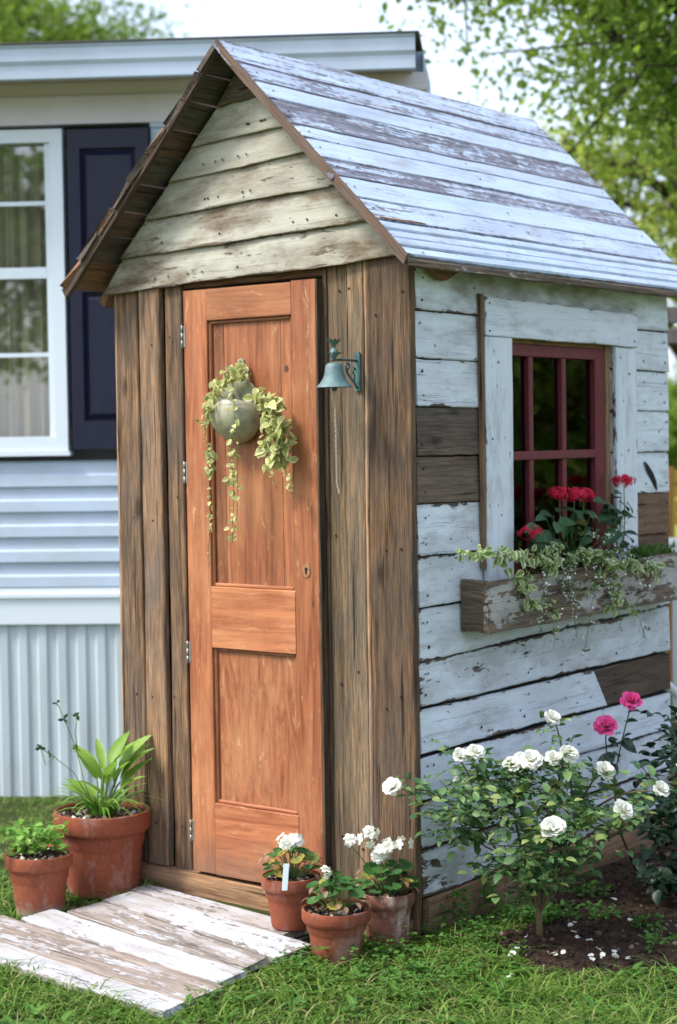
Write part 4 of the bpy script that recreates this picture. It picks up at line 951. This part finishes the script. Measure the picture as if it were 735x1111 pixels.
for (u,v,t) in [(450,870,5.15),(470,895,5.1),(480,860,5.25),(505,900,5.05),(520,880,5.3),(530,930,5.0),(545,870,5.1),(560,905,5.35),(590,870,5.35),(610,855,5.4),(640,880,5.25),(650,905,5.15),(670,915,5.1),(690,900,5.2),(620,920,4.95),(640,935,5.0),(570,940,4.9),(545,960,5.0),(600,945,4.95),(520,850,5.2),(575,860,5.1),(500,925,5.2),(660,890,5.3),(630,860,5.3),(695,880,5.3),(480,915,5.1),(585,900,5.05),(540,840,5.3),(560,850,5.2),(525,905,5.0),(555,890,5.0),(600,870,5.1),(615,885,5.05),(585,925,5.0),(505,875,5.1),(460,885,5.05),(640,900,5.0),(520,965,5.1),(545,985,5.15),(600,975,5.0),(625,960,5.1),(560,975,5.0),(590,990,5.25),(535,945,5.2),(640,950,5.2),(505,950,5.25),(615,985,5.2),(555,1000,5.2),(660,940,5.25)]:
    tip_=at(u+RNG.uniform(-8,8),v-14,t); low=branch_from(tip_); cane(st,lf,low,tip_,RNG.uniform(-.01,.03),.0026,.0011,9,.034,.1)
st.tube([at(597,790,5.3),at(594,770,5.3)],.0012,5)
st.build('canes',[M['stem_brown']],wr); lf.build('leaves',M['rose_leaf'],wr)
for (u,v,t) in ((588,776,5.28),(443,843,5.15),(645,843,5.3)):
    s2=Soup(); c_=at(u,v,t); 
    for a in range(5): s2.add(t_petal(.7,-.2,.6),[c_-V(0,0,.008)],[V(math.cos(a*1.26)*.25,math.sin(a*1.26)*.25,1)],[V(-math.cos(a*1.26),-math.sin(a*1.26),0)],[.022])
    s2.build('bud',M['rose_leaf'],wr)
pk=thing('pink_rose_bush','upright rose with two magenta blooms on dark stems by the side wall','rose bush',(.22,1.0,0))
st=MB(); lf=Soup(); pb=V(.24,1.0,-.0)
for (u,v,sz) in ((657.5,787,.060),(685,760,.055)):
    c_=at(u,v,5.7); rose_bloom(pk,c_,V(.1,-.2,.85)-Dv*.6,sz,M['pink_petal'])
    j=at(666,850,5.75); st.tube(curve(j,c_-V(0,0,.015),0,5,.01),.0022,6)
    for q in range(3): 
        t=.35+.2*q; p=j*(1-t)+c_*t; lf.add(L_OVATE,np.repeat([p],2,0),rdir(2,-.2),[V(.3,-.4,1)]*2,[.045,.038])
st.tube([pb,at(672,900,5.8),at(666,850,5.75)],.0035,6)
for (u,v,s_) in ((672,805,.075),(664,820,.06),(680,860,.085),(672,865,.07),(648,850,.05),(690,880,.07),(668,830,.04)): lf.add(L_OVATE,[at(u,v,5.72)],[RT*RNG.uniform(-1,1)-V(0,0,.4)],[V(.4,-.6,.8)],[s_])
st.build('canes',[M['stem_dark']],pk); lf.build('leaves',M['dark_leaf'],pk)
dr_=thing('dark_leaved_rose_bush','dense dark green rose foliage beyond the white bush at the end of the bed','rose bush',(.55,1.25,0))
st=MB(); lf=Soup(); b0=V(.55,1.15,.0)
for i in range(60):
    u=RNG.uniform(690,790); v=RNG.uniform(775,960); t=RNG.uniform(5.45,5.95)
    if v<800: u=max(u,705)
    cane(st,lf,b0+V(RNG.uniform(-.08,.12),RNG.uniform(-.08,.08),0),at(u,v,t),RNG.uniform(0,.05),.004,.0015,7,.044,.55)
st.build('canes',[M['stem_dark']],dr_); lf.build('leaves',M['dark_leaf'],dr_)
for c_,s_ in ((at(748,830,5.6),.06),): rose_bloom(dr_,c_,V(.1,-.2,1),s_,M['white_petal'])

# fallen petals on the bed
for i,(u,v) in enumerate([(558,1038),(562,1029),(604,1038),(612,1036),(620,1012),(625,1019),(642,1040),(666,1032),(664,1038),(680,1042),(663,976),(685,998),(622,1004),(636,1022),(574,991),(553,1060),(572,1016),(648,1030),(655,1039),(598,1036)]):
    p=on(u,v,2,.035); s2=Soup(); s2.add(t_petal(.9,.3,.3,ruffle=.1),[p+V(0,0,.004)],[rdir(1,0,.2)[0]],[V(0,0,1)+RNG.normal(0,.5,3)],[RNG.uniform(.013,.022)])
    if i%3==0: s2.add(t_petal(.8,.5,.3,ruffle=.1),[p+V(.004,.004,.008)],[rdir(1,0,.2)[0]],[V(0,-.4,1)+RNG.normal(0,.5,3)],[.018])
    o=s2.build('fallen_petal',M['white_petal']); props(o,'white petal fallen on the dark soil under the rose bushes','petal'); o['group']='fallen white petals on the bed'
# small weeds in the bed
def weed(c,label,n=60,s_=.018,r=.05,h=.05,mat='clover'):
    lf=Soup(); a=RNG.uniform(0,6.28,n); q=r*RNG.random(n); loc=np.stack([c[0]+q*np.cos(a),c[1]+q*np.sin(a),c[2]+RNG.uniform(.01,h,n)],1); d=np.stack([np.cos(a),np.sin(a),RNG.uniform(-.2,.8,n)],1)
    lf.add(L_SM,loc,d,rdir(n,1.2),s_*RNG.uniform(.6,1.3,n)); o=lf.build('weed',M[mat]); props(o,label,'weed','small weeds along the shed foundation and bed'); return o
for (u,v,nn,lb) in ((520,985,160,'leafy green weed against the raw foundation board left of the rose stem'),(540,965,120,'weed with rounded leaves close to the foundation behind the rose canes'),(640,975,90,'low weed behind the white rose bush on the dark soil'),(655,1000,70,'small weed with fallen petals around it in the bed'),(700,1010,60,'sparse weed near the dark leaved rose bush'),(490,1000,140,'clover clump at the foot of the painted wall corner'),(610,1000,80,'weed right beside the white rose stem'),(715,1030,60,'weed at the right front edge of the soil bed'),(560,1000,60,'thin weed just left of the white rose stem'),(588,1002,150,'thick leafy weed growing at the very foot of the white rose stem')):
    weed(on(u,v,2,.02),lb,nn,.022,.055,.10 if u<560 else .05)

# ------------------------------------------------------------------ grass
def blocked(x,y):
    b=(x>-1.262)&(x<.03)&(y>-.03)&(y<L+.03)
    xx=np.interp(y,[-1.06,-.07],[-1.2,-1.07]); b|=(x>xx+.03)&(x<-.145)&(y>-.975-.07*(x+1.1)/.95)&(y<.0)
    for cx,cy,r in ((-1.209,-.178,.125),(-1.199,-.479,.082),(-.336,-.213,.065),(-.062,-.335,.072),(-.04,-.108,.066)): b|=((x-cx)**2+(y-cy)**2<r*r)
    b|=in_bed(x,y)
    b|=((x-O_[0])*NH[0]+(y-O_[1])*NH[1]<.02)
    return b
O_=V(-1.790,2.395,0); LFT=V(-.83125,-.5559,0); NH=V(.5559,-.83125,0)
G=Soup()
def sow(n,x0,x1,y0,y1,hmin,hmax,w,dens=None,tpl=None):
    x=RNG.uniform(x0,x1,n); y=RNG.uniform(y0,y1,n)
    cl=np.sin(x*9+np.sin(y*7)*2)*np.cos(y*11+np.sin(x*5)*2)
    k_=(~blocked(x,y))&(RNG.random(n)<.62+.38*cl)
    if dens is not None: k_&=dens(x,y)
    x,y,cl=x[k_],y[k_],cl[k_]; n=len(x)
    a=RNG.uniform(0,6.28,n); ln=RNG.uniform(.15,1.0,n)
    d=np.stack([np.cos(a)*ln,np.sin(a)*ln,np.full(n,1.0)],1)
    hh=RNG.uniform(hmin,hmax,n)*(1+.35*cl)
    G.add(tpl or BLD,np.stack([x,y,gz(x,y)-.005],1),d,np.stack([-np.cos(a),-np.sin(a),np.full(n,.2)],1),hh,wscale=w/hh*RNG.uniform(.7,1.3,n))
BLD=t_blade(1.0,4,1.1)
sow(62000,-1.5,1.75,-1.75,.62,.045,.125,.0045)
sow(5000,-1.3,1.6,-1.5,.4,.09,.15,.0038)
sow(26000,-2.9,-1.05,-1.2,1.4,.03,.08,.0048,lambda x,y:(((x+1.3)*.61+(y-.2)*-.2)<9)&(np.sin(x*4+y*3)+np.sin(y*6-x*2)>-.5))
sow(16000,-3.6,-1.3,-.2,1.7,.03,.075,.005,lambda x,y:np.sin(x*5+y*2)+np.sin(y*9-x*3)>-.9); sow(900,-1.12,-1.0,-1.0,-.02,.03,.07,.004); sow(4200,-1.25,-.05,-1.14,-.98,.05,.12,.005); sow(1500,-.17,-.02,-1.05,-.36,.05,.11,.005); sow(1500,.03,.35,.0,.5,.03,.09,.004)
sow(16000,1.5,6,0,7,.03,.08,.007)
sow(30000,-3.2,3.5,1.75,8.5,.04,.09,.010)
go=G.build('grass',M['grass']); props(go,'short uneven green grass blades covering the lawn around the shed','grass',kind='stuff')
# clover among the grass
CL=Soup(); n=1500; x=RNG.uniform(-.5,1.7,n); y=RNG.uniform(-1.4,.5,n); k_=(~blocked(x,y))&(np.sin(x*6+1)+np.sin(y*8+x*3)>-.35); x,y=x[k_],y[k_]; n=len(x); z=RNG.uniform(.015,.04,n)
x2=RNG.uniform(-.14,.45,600); y2=RNG.uniform(-.6,.15,600); k_=~blocked(x2,y2); x=np.r_[x,x2[k_]]; y=np.r_[y,y2[k_]]; n=len(x); z=np.r_[z,RNG.uniform(.02,.075,k_.sum())]
for q in range(3):
    a=q*2.094+RNG.uniform(0,6.28,1)+np.arange(n)*.7; d=np.stack([np.cos(a),np.sin(a),np.full(n,.15)],1); CL.add(L_OAK,np.stack([x,y,z],1),d,np.stack([RNG.normal(0,.25,n),RNG.normal(0,.25,n),np.ones(n)],1),RNG.uniform(.010,.018,n))
n=300; x=RNG.uniform(-.4,1.7,n); y=RNG.uniform(-1.4,.3,n); k_=~blocked(x,y); x,y=x[k_],y[k_]; n=len(x)
for q in range(5):
    a=q*1.257+RNG.uniform(0,1,n); CL.add(L_LANCE,np.stack([x,y,np.full(n,.012)],1),np.stack([np.cos(a),np.sin(a),RNG.uniform(.3,1.1,n)],1),np.stack([-np.cos(a),-np.sin(a),np.ones(n)*1.2],1),RNG.uniform(.03,.06,n))
props(CL.build('clover',M['clover']),'small clover leaves growing through the lawn','clover',kind='stuff')

# ------------------------------------------------------------------ mobile home
home=thing('mobile_home','long pale blue mobile home with navy shutter and white window behind the shed','house',(-1.79,2.395,-.17))
def hp_(x,z,o=0.0): return O_+LFT*x+NH*o+V(0,0,z)      # x metres to the left of the visible eave end
HL=11.0; HX0=-.15
def prism(mbx,sec,x0,x1,mat=0,ends=True):
    'extrude a section [(out,z)...] along the wall'
    n=len(sec); vs=[hp_(x0,z,o) for o,z in sec]+[hp_(x1,z,o) for o,z in sec]
    fs=[(i,(i+1)%n,(i+1)%n+n,i+n) for i in range(n)]
    if ends: fs+=[tuple(range(n-1,-1,-1)),tuple(range(n,2*n))]
    mbx.add(vs,fs,mat=mat)
mb=MB()   # lapped siding, one closed section
P_=.1225; zs=.853; sec=[(-.05,zs)]
z=zs
while z<3.06:
    sec+=[(.010,z),(.024,z+.004),(.022,z+P_*.45),(.010,z+P_*.52),(.008,z+P_*.97)]; z+=P_
sec+=[(.0,z),(-.05,z)]
prism(mb,sec,HX0,1.16); prism(mb,sec,3.1,HL)
sec2=[p for p in sec if p[1]<1.50]; zt=sec2[-1][1]; sec2+=[(-.05,zt)]
prism(mb,sec2,1.161,3.099); mb.build('lap_siding',[M['vinyl']],home)
mb=MB(); prism(mb,[(-.02,.675),(.02,.675),(.022,.80),(.034,.805),(.034,.825),(.022,.83),(.022,.852),(-.02,.852)],HX0,HL); mb.build('base_trim',[M['white_frame']],home)
mb=MB(); vs=[];fs=[]; x=HX0; k_=0; prof=[]
while x<HL:
    prof+=[(x,.0),(x+.028,.0),(x+.040,.011),(x+.078,.011),(x+.090,.0)]; x+=.0965
for (xx,o) in prof: vs+=[hp_(xx,-.25,o-.01),hp_(xx,.674,o-.01)]
mb.add(vs,[(2*i,2*i+1,2*i+3,2*i+2) for i in range(len(prof)-1)]); mb.build('corrugated_skirting',[M['skirt']],home)
mb=MB(); prism(mb,[(-.05,3.085),(.03,3.085),(.032,3.19),(.045,3.20),(.045,3.215),(.028,3.222),(.028,3.285),(-.05,3.285)],HX0-.02,HL); mb.build('frieze_board',[M['beige']],home)
mb=MB(); prism(mb,[(-.05,3.287),(.30,3.262),(.30,3.275),(-.05,3.30)],-.10,HL)
for q in range(40): mb.add([hp_(-.1+q*.11,3.283,.04),hp_(-.1+q*.11+.006,3.283,.04),hp_(-.1+q*.11+.006,3.263,.28),hp_(-.1+q*.11,3.263,.28)],[(0,1,2,3)])
mb.build('soffit',[M['soffit']],home)
mb=MB(); prism(mb,[(.30,3.24),(.335,3.242),(.338,3.30),(.352,3.32),(.355,3.375),(.365,3.385),(.36,3.395),(.30,3.395)],-.12,HL); mb.build('gutter',[M['gutter']],home)
mb=MB(); prism(mb,[(.375,3.3955),(.375,3.400),(-2.3,3.74),(-2.3,3.72)],-.14,HL); prism(mb,[(-2.3,3.72),(-2.3,3.75),(-4.9,3.405),(-4.9,3.398)],-.14,HL); mb.build('roof',[M['roofing']],home)
mb=MB(); prism(mb,[(-.06,-.25),(-.08,-.25),(-.08,3.7*.92),(-.06,3.28)],HX0,1.16); 
vs=[hp_(HX0,-.25,-.01),hp_(HX0,-.25,-4.5),hp_(HX0,3.39,-4.5),hp_(HX0,3.70,-2.3),hp_(HX0,3.39,-.01)]; mb.add(vs,[(0,1,2,3,4)])
vs=[hp_(HX0,-.25,-4.5),hp_(HL,-.25,-4.5),hp_(HL,3.39,-4.5),hp_(HX0,3.39,-4.5)]; mb.add(vs,[(0,1,2,3)])
vs=[hp_(HL,-.25,-.01),hp_(HL,-.25,-4.5),hp_(HL,3.39,-4.5),hp_(HL,3.70,-2.3),hp_(HL,3.39,-.01)]; mb.add(vs,[(0,1,2,3,4)]); mb.build('end_wall',[M['vinyl']],home)
# window of the home:  x 1.585..3.05
hw=thing('window',None,None); hw.parent=home
for k_ in list(hw.keys()): del hw[k_]
hw.location=(0,0,0)
x0,x1,z0,z1=1.585,2.75,1.517,3.062
mb=MB()
def hb(xa,xb,za,zb,o0,o1): prism(mb,[(o0,za),(o1,za),(o1,zb),(o0,zb)],xa,xb)
fw=.062
hb(x0,x0+fw,z0,z1,-.02,.045); hb(x1-fw,x1,z0,z1,-.02,.045); hb(x0+fw,x1-fw,z1-fw,z1,-.02,.043); hb(x0+fw,x1-fw,z0,z0+fw+.01,-.02,.043)
hb(x0+fw,x0+fw+.03,z0+fw+.01,z1-fw,-.02,.022); hb(x1-fw-.03,x1-fw,z0+fw+.01,z1-fw,-.02,.022)
hb(x0+fw+.03,x1-fw-.03,2.352,2.405,-.02,.024)
for zz_ in (2.705,1.975): hb(x0+fw+.03,x1-fw-.03,zz_,zz_+.02,-.012,-.002)
hb(2.155,2.175,z0+.08,2.351,-.013,-.003); hb(2.155,2.175,2.406,z1-.07,-.013,-.003)
hb(x0-.01,x1+.01,z0-.022,z0-.001,-.02,.055)
mb.build('window_frame',[M['white_frame']],hw)
mb=MB(); mb.add([hp_(x0+.05,z0+.05,-.015),hp_(x1-.05,z0+.05,-.015),hp_(x1-.05,z1-.05,-.015),hp_(x0+.05,z1-.05,-.015)],[(0,1,2,3)]); mb.build('pane',[M['glass']],hw)
mb=MB(); vs=[]; n=160
for i in range(n+1):
    x=x0+.04+(x1-x0-.08)*i/n; o=-.07+.018*math.sin(i*.55)+.009*math.sin(i*1.31+1); vs+=[hp_(x,z0,o),hp_(x,z1,o)]
mb.add(vs,[(2*i,2*i+1,2*i+3,2*i+2) for i in range(n)],smooth=True); mb.build('curtain',[M['curtain']],hw)
mb=MB(); prism(mb,[(-.6,1.4),(-.62,1.4),(-.62,3.2),(-.6,3.2)],1.2,3.05); mb.build('room_wall',[M['beige']],hw)
# shutter
for (sx0,sx1) in ((1.168,1.560),(2.775,3.10)):
    sh=thing('shutter',None,None)
    for k_ in list(sh.keys()): del sh[k_]
    sh.parent=home; mb=MB(); zA,zB=1.525,3.055
    hb(sx0,sx0+.06,zA,zB,.024,.052); hb(sx1-.06,sx1,zA,zB,.024,.052)
    for za,zb in ((zA,zA+.135),(2.28,2.37),(zB-.09,zB)): hb(sx0+.06,sx1-.06,za,zb,.024,.0515)
    mb.build('shutter_frame',[M['shutter']],sh)
    for za,zb in ((zA+.135,2.28),(2.37,zB-.09)):
        mb=MB(); xa,xb=sx0+.06,sx1-.06
        vs=[];
        for (ins_,o) in ((0,.028),(.012,.030),(.035,.046),(.04,.046)):
            vs+=[hp_(xa+ins_,za+ins_,o),hp_(xb-ins_,za+ins_,o),hp_(xb-ins_,zb-ins_,o),hp_(xa+ins_,zb-ins_,o)]
        fs=[(j*4+i,j*4+(i+1)%4,(j+1)*4+(i+1)%4,(j+1)*4+i) for j in range(3) for i in range(4)]+[(12,13,14,15)]
        mb.add(vs,fs); mb.build('shutter_panel',[M['shutter']],sh)

# ------------------------------------------------------------------ trees
def tree(name,label,base,height,crown_c,crown_r,nleaf,leaf,mat,seed,group='trees around the garden',trunk_r=.16,levels=4,keep=None,gap=.55):
    rg=np.random.default_rng(seed); root=thing(name,label,'tree',tuple(base),group)
    st=MB(); tips=[]; base=np.array(base,float); crown_c=np.array(crown_c,float); crown_r=np.array(crown_r,float)
    top=crown_c*V(1,1,1)+V(0,0,crown_r[2]*.3)
    tp=[base+(top-base)*t+V(.12*math.sin(t*5+seed),.12*math.cos(t*4+seed),0)*t for t in np.linspace(0,1,9)]; st.tube(tp,[trunk_r,trunk_r*.25],9)
    def inside(p,f=1.0): return (((p-crown_c)/crown_r)**2).sum()<f
    for i in range(26 if levels>=4 else 16):
        t=rg.uniform(.28,1); p0=base+(top-base)*t
        d=rg.normal(0,1,3); d/=np.linalg.norm(d); tgt=crown_c+d*crown_r*rg.uniform(.55,1.0)
        if p0[2]<crown_c[2]-crown_r[2]: p0=base+(top-base)*.5
        n=7; L_=[p0+(tgt-p0)*q+V(0,0,.25*math.sin(q*3.1))+rg.normal(0,.06,3)*q for q in np.linspace(0,1,n)]; st.tube(L_,[trunk_r*.35,.012],6)
        for j in range(2,n):
            for k_ in range(5):
                e=L_[j]+rg.normal(0,1,3)*crown_r*.20
                if inside(e,1.15): st.tube([L_[j],(L_[j]+e)/2+rg.normal(0,.04,3),e],[.012,.005],4); tips.append(e); tips.append((L_[j]+e)/2)
    tips=np.array(tips); st.build('trunk',[M['bark']],root)
    # uneven clumps: drop some tips, weight the rest
    kp=rg.random(len(tips))<gap+.3; tips=tips[kp]; w=rg.gamma(1.2,1,len(tips)); w/=w.sum()
    ii=rg.choice(len(tips),nleaf,p=w); loc=tips[ii]+rg.normal(0,1,(nleaf,3))*crown_r*.075*rg.choice([.6,1,1.5],(nleaf,1))
    d=rg.normal(0,1,(nleaf,3)); d[:,2]-=.4; s2=Soup(); s2.add(T_CARD,loc,d,rg.normal(0,1,(nleaf,3))+V(0,0,.8),leaf*rg.uniform(.6,1.3,nleaf),rnd=np.clip(rg.normal(.5,.25,nleaf)+ .25*np.sin(loc[:,0]*2+loc[:,2]*2),0,.85))
    s2.build('crown',M[mat],root); return root
def gp(u,t): 
    p=at(u,500,t); return V(p[0],p[1],gz(p[0],p[1]))
def cp(u,v,t): return at(u,v,t)
TG='leafy trees around the garden'
tree('shade_tree','large leafy tree whose branches hang over from the upper right',gp(905,12.5),0,cp(800,-100,12.5),V(2.9,2.9,2.45),82000,.062,'tree_leaf',3,TG)
tree('sunlit_tree','yellow green tree showing just above the shed roof at right',gp(760,19),0,cp(735,205,19),V(2.2,2.2,1.5),9500,.10,'tree_leaf_light',5,TG)
tree('background_tree','bushy green tree rising behind the mobile home roof at left',gp(20,26),0,cp(-20,60,26),V(3.0,3,2.0),36000,.10,'tree_leaf',8,TG,trunk_r=.25)
for i,(u,t,h) in enumerate(((745,60,3.2),(800,52,4.2),(860,58,5.5),(700,66,3.0),(930,50,5))):
    b=gp(u,t); tree('distant_tree',['hazy tree low on the horizon, seen past the shed wall','rounded tree on the far edge of the lawn','tall tree on the far right edge of the lawn','low bushy tree on the horizon hidden mostly by the shed','broad tree farthest right beyond the lawn'][i],b,0,b+V(0,0,h*.55),V(4.5,4.5,h*.5),5000,.34,'tree_leaf',20+i,TG,levels=2)
# trees seen only as reflections; the third is added for the red panes to mirror
for i,(x,y) in enumerate(((7.5,-9.5),(1.0,-12.0),(5.0,9.3))):
    tree('reflected_tree',['leafy tree standing behind the viewer, mirrored in the house window','second leafy tree behind the viewer, farther left','unseen low leafy tree added right of the shed for its red window to mirror'][i],V(x,y,0),0,V(x,y,4.6 if i<2 else 2.9),V(2.6,2.6,2.4 if i<2 else 2.7),7000,.16,'tree_leaf',40+i,TG,levels=3)

# ------------------------------------------------------------------ things past the shed at right
def beamthing(name,label,cat,parts):
    r=thing(name,label,cat,tuple(parts[0][1]))
    for nm,a,b,w,h,mt in parts:
        a=np.array(a,float);b=np.array(b,float); d=b-a; d/=np.linalg.norm(d); s_=np.cross(d,(0,0,1)); s_=V(1,0,0) if np.linalg.norm(s_)<.1 else s_/np.linalg.norm(s_); u_=np.cross(s_,d)
        mb=MB(); mb.board(a-s_*w/2-u_*h/2,b-s_*w/2-u_*h/2,a-s_*w/2+u_*h/2,b-s_*w/2+u_*h/2,s_,w,(0,1.0,0,0),n=6,jit=.002); mb.build(nm,[M[mt]],r)
    return r
M['grey_beam']=plain('grey_beam',(.16,.14,.13),.85,nscale=12); M['ochre']=plain('ochre_board',(.55,.36,.05),.7,nscale=9,c2=(.45,.33,.06)); M['orange_post']=plain('orange_post',(.42,.20,.05),.7); M['white_paint']=plain('white_paint',(.78,.79,.78),.5)
t=9.0; ez=.0
a1,b1=at(690,341,t),at(900,344,t); a2,b2=at(690,364,t),at(900,368,t)
pA=at(700,350,t+.1); pB=at(890,350,t+.1)
beamthing('garden_arbour','grey timber arbour frame with two cross beams behind the shed','arbour',[('beam',a1,b1,.04,.082,'grey_beam'),('beam',a2,b2,.04,.078,'grey_beam'),('post',V(pA[0],pA[1],-.2),V(pA[0],pA[1],2.35),.09,.09,'grey_beam'),('post',V(pB[0],pB[1],-.2),V(pB[0],pB[1],2.35),.09,.09,'grey_beam')])
t=12.0
parts=[('post',at(726,506,t)*V(1,1,0)+V(0,0,-.25),at(726,506,t),.06,.045,'orange_post'),('post',at(900,506,t)*V(1,1,0)+V(0,0,-.25),at(900,506,t),.06,.045,'orange_post')]
for v in (517,533,549,563): parts.append(('board',at(730,v,t),at(897,v,t),.02,.085,'ochre'))
beamthing('ochre_fence_panel','ochre yellow boarded fence panel with orange post on the lawn beyond','fence',parts)
t=10.5
beamthing('white_garden_table','narrow white garden table standing on the lawn behind the shed','table',[('tabletop',at(722,588,t),at(860,586,t),.34,.03,'white_paint'),('leg',at(735,590,t),at(735,590,t)*V(1,1,0)+V(0,0,-.2),.05,.05,'white_paint'),('leg',at(850,590,t),at(850,590,t)*V(1,1,0)+V(0,0,-.2),.05,.05,'white_paint'),('apron',at(724,594,t-.16),at(858,592,t-.16),.02,.07,'white_paint')])
mb=MB(); mb.tube([at(714,734.5,6.95),at(940,930,6.75)],.019,12); o=mb.build('white_pipe',[M['white_paint']]); props(o,'white plastic pipe leaning low beside the far corner of the shed wall','pipe')

# ------------------------------------------------------------------ light
w=bpy.data.worlds.new('World'); SC.world=w; w.use_nodes=True; nt=w.node_tree; bg=nt.nodes['Background']
sky=nt.nodes.new('ShaderNodeTexSky'); sky.sky_type='NISHITA'; sky.sun_disc=False
SE,SR=R(52),R(212)      # veiled sun high, over the viewer's left shoulder
sky.sun_elevation=SE; sky.sun_rotation=SR; sky.air_density=1.0; sky.dust_density=3.5; sky.ozone_density=1.0
hs=nt.nodes.new('ShaderNodeHueSaturation'); hs.inputs['Saturation'].default_value=.95; nt.links.new(sky.outputs[0],hs.inputs['Color'])
mxw=nt.nodes.new('ShaderNodeMix'); mxw.data_type='RGBA'; mxw.inputs[0].default_value=.42; nt.links.new(hs.outputs[0],mxw.inputs[6]); mxw.inputs[7].default_value=(5.2,5.7,6.9,1)
nt.links.new(mxw.outputs[2],bg.inputs[0]); bg.inputs[1].default_value=.118
sd=bpy.data.lights.new('sun','SUN'); sd.energy=1.55; sd.angle=R(12); sd.color=(1,.95,.86); so=bpy.data.objects.new('sun',sd); COL.objects.link(so)
# sky sun_rotation turns clockwise from +y
sv=Vector((math.sin(SR)*math.cos(SE),math.cos(SR)*math.cos(SE),math.sin(SE))); so.rotation_euler=sv.to_track_quat('Z','Y').to_euler(); so.location=sv*50
SC.view_settings.view_transform='Standard'; SC.view_settings.look='None'; SC.view_settings.exposure=1.43; SC.view_settings.gamma=1
SC.render.engine='CYCLES'; SC.cycles.max_bounces=7; SC.cycles.diffuse_bounces=3; SC.cycles.sample_clamp_indirect=3; SC.cycles.use_adaptive_sampling=False; SC.cycles.pixel_filter_type='BLACKMAN_HARRIS'; SC.cycles.filter_width=1.6; SC.cycles.transparent_max_bounces=12; SC.cycles.caustics_reflective=False; SC.cycles.caustics_refractive=False
try: SC.cycles.use_denoising=True
except Exception: pass
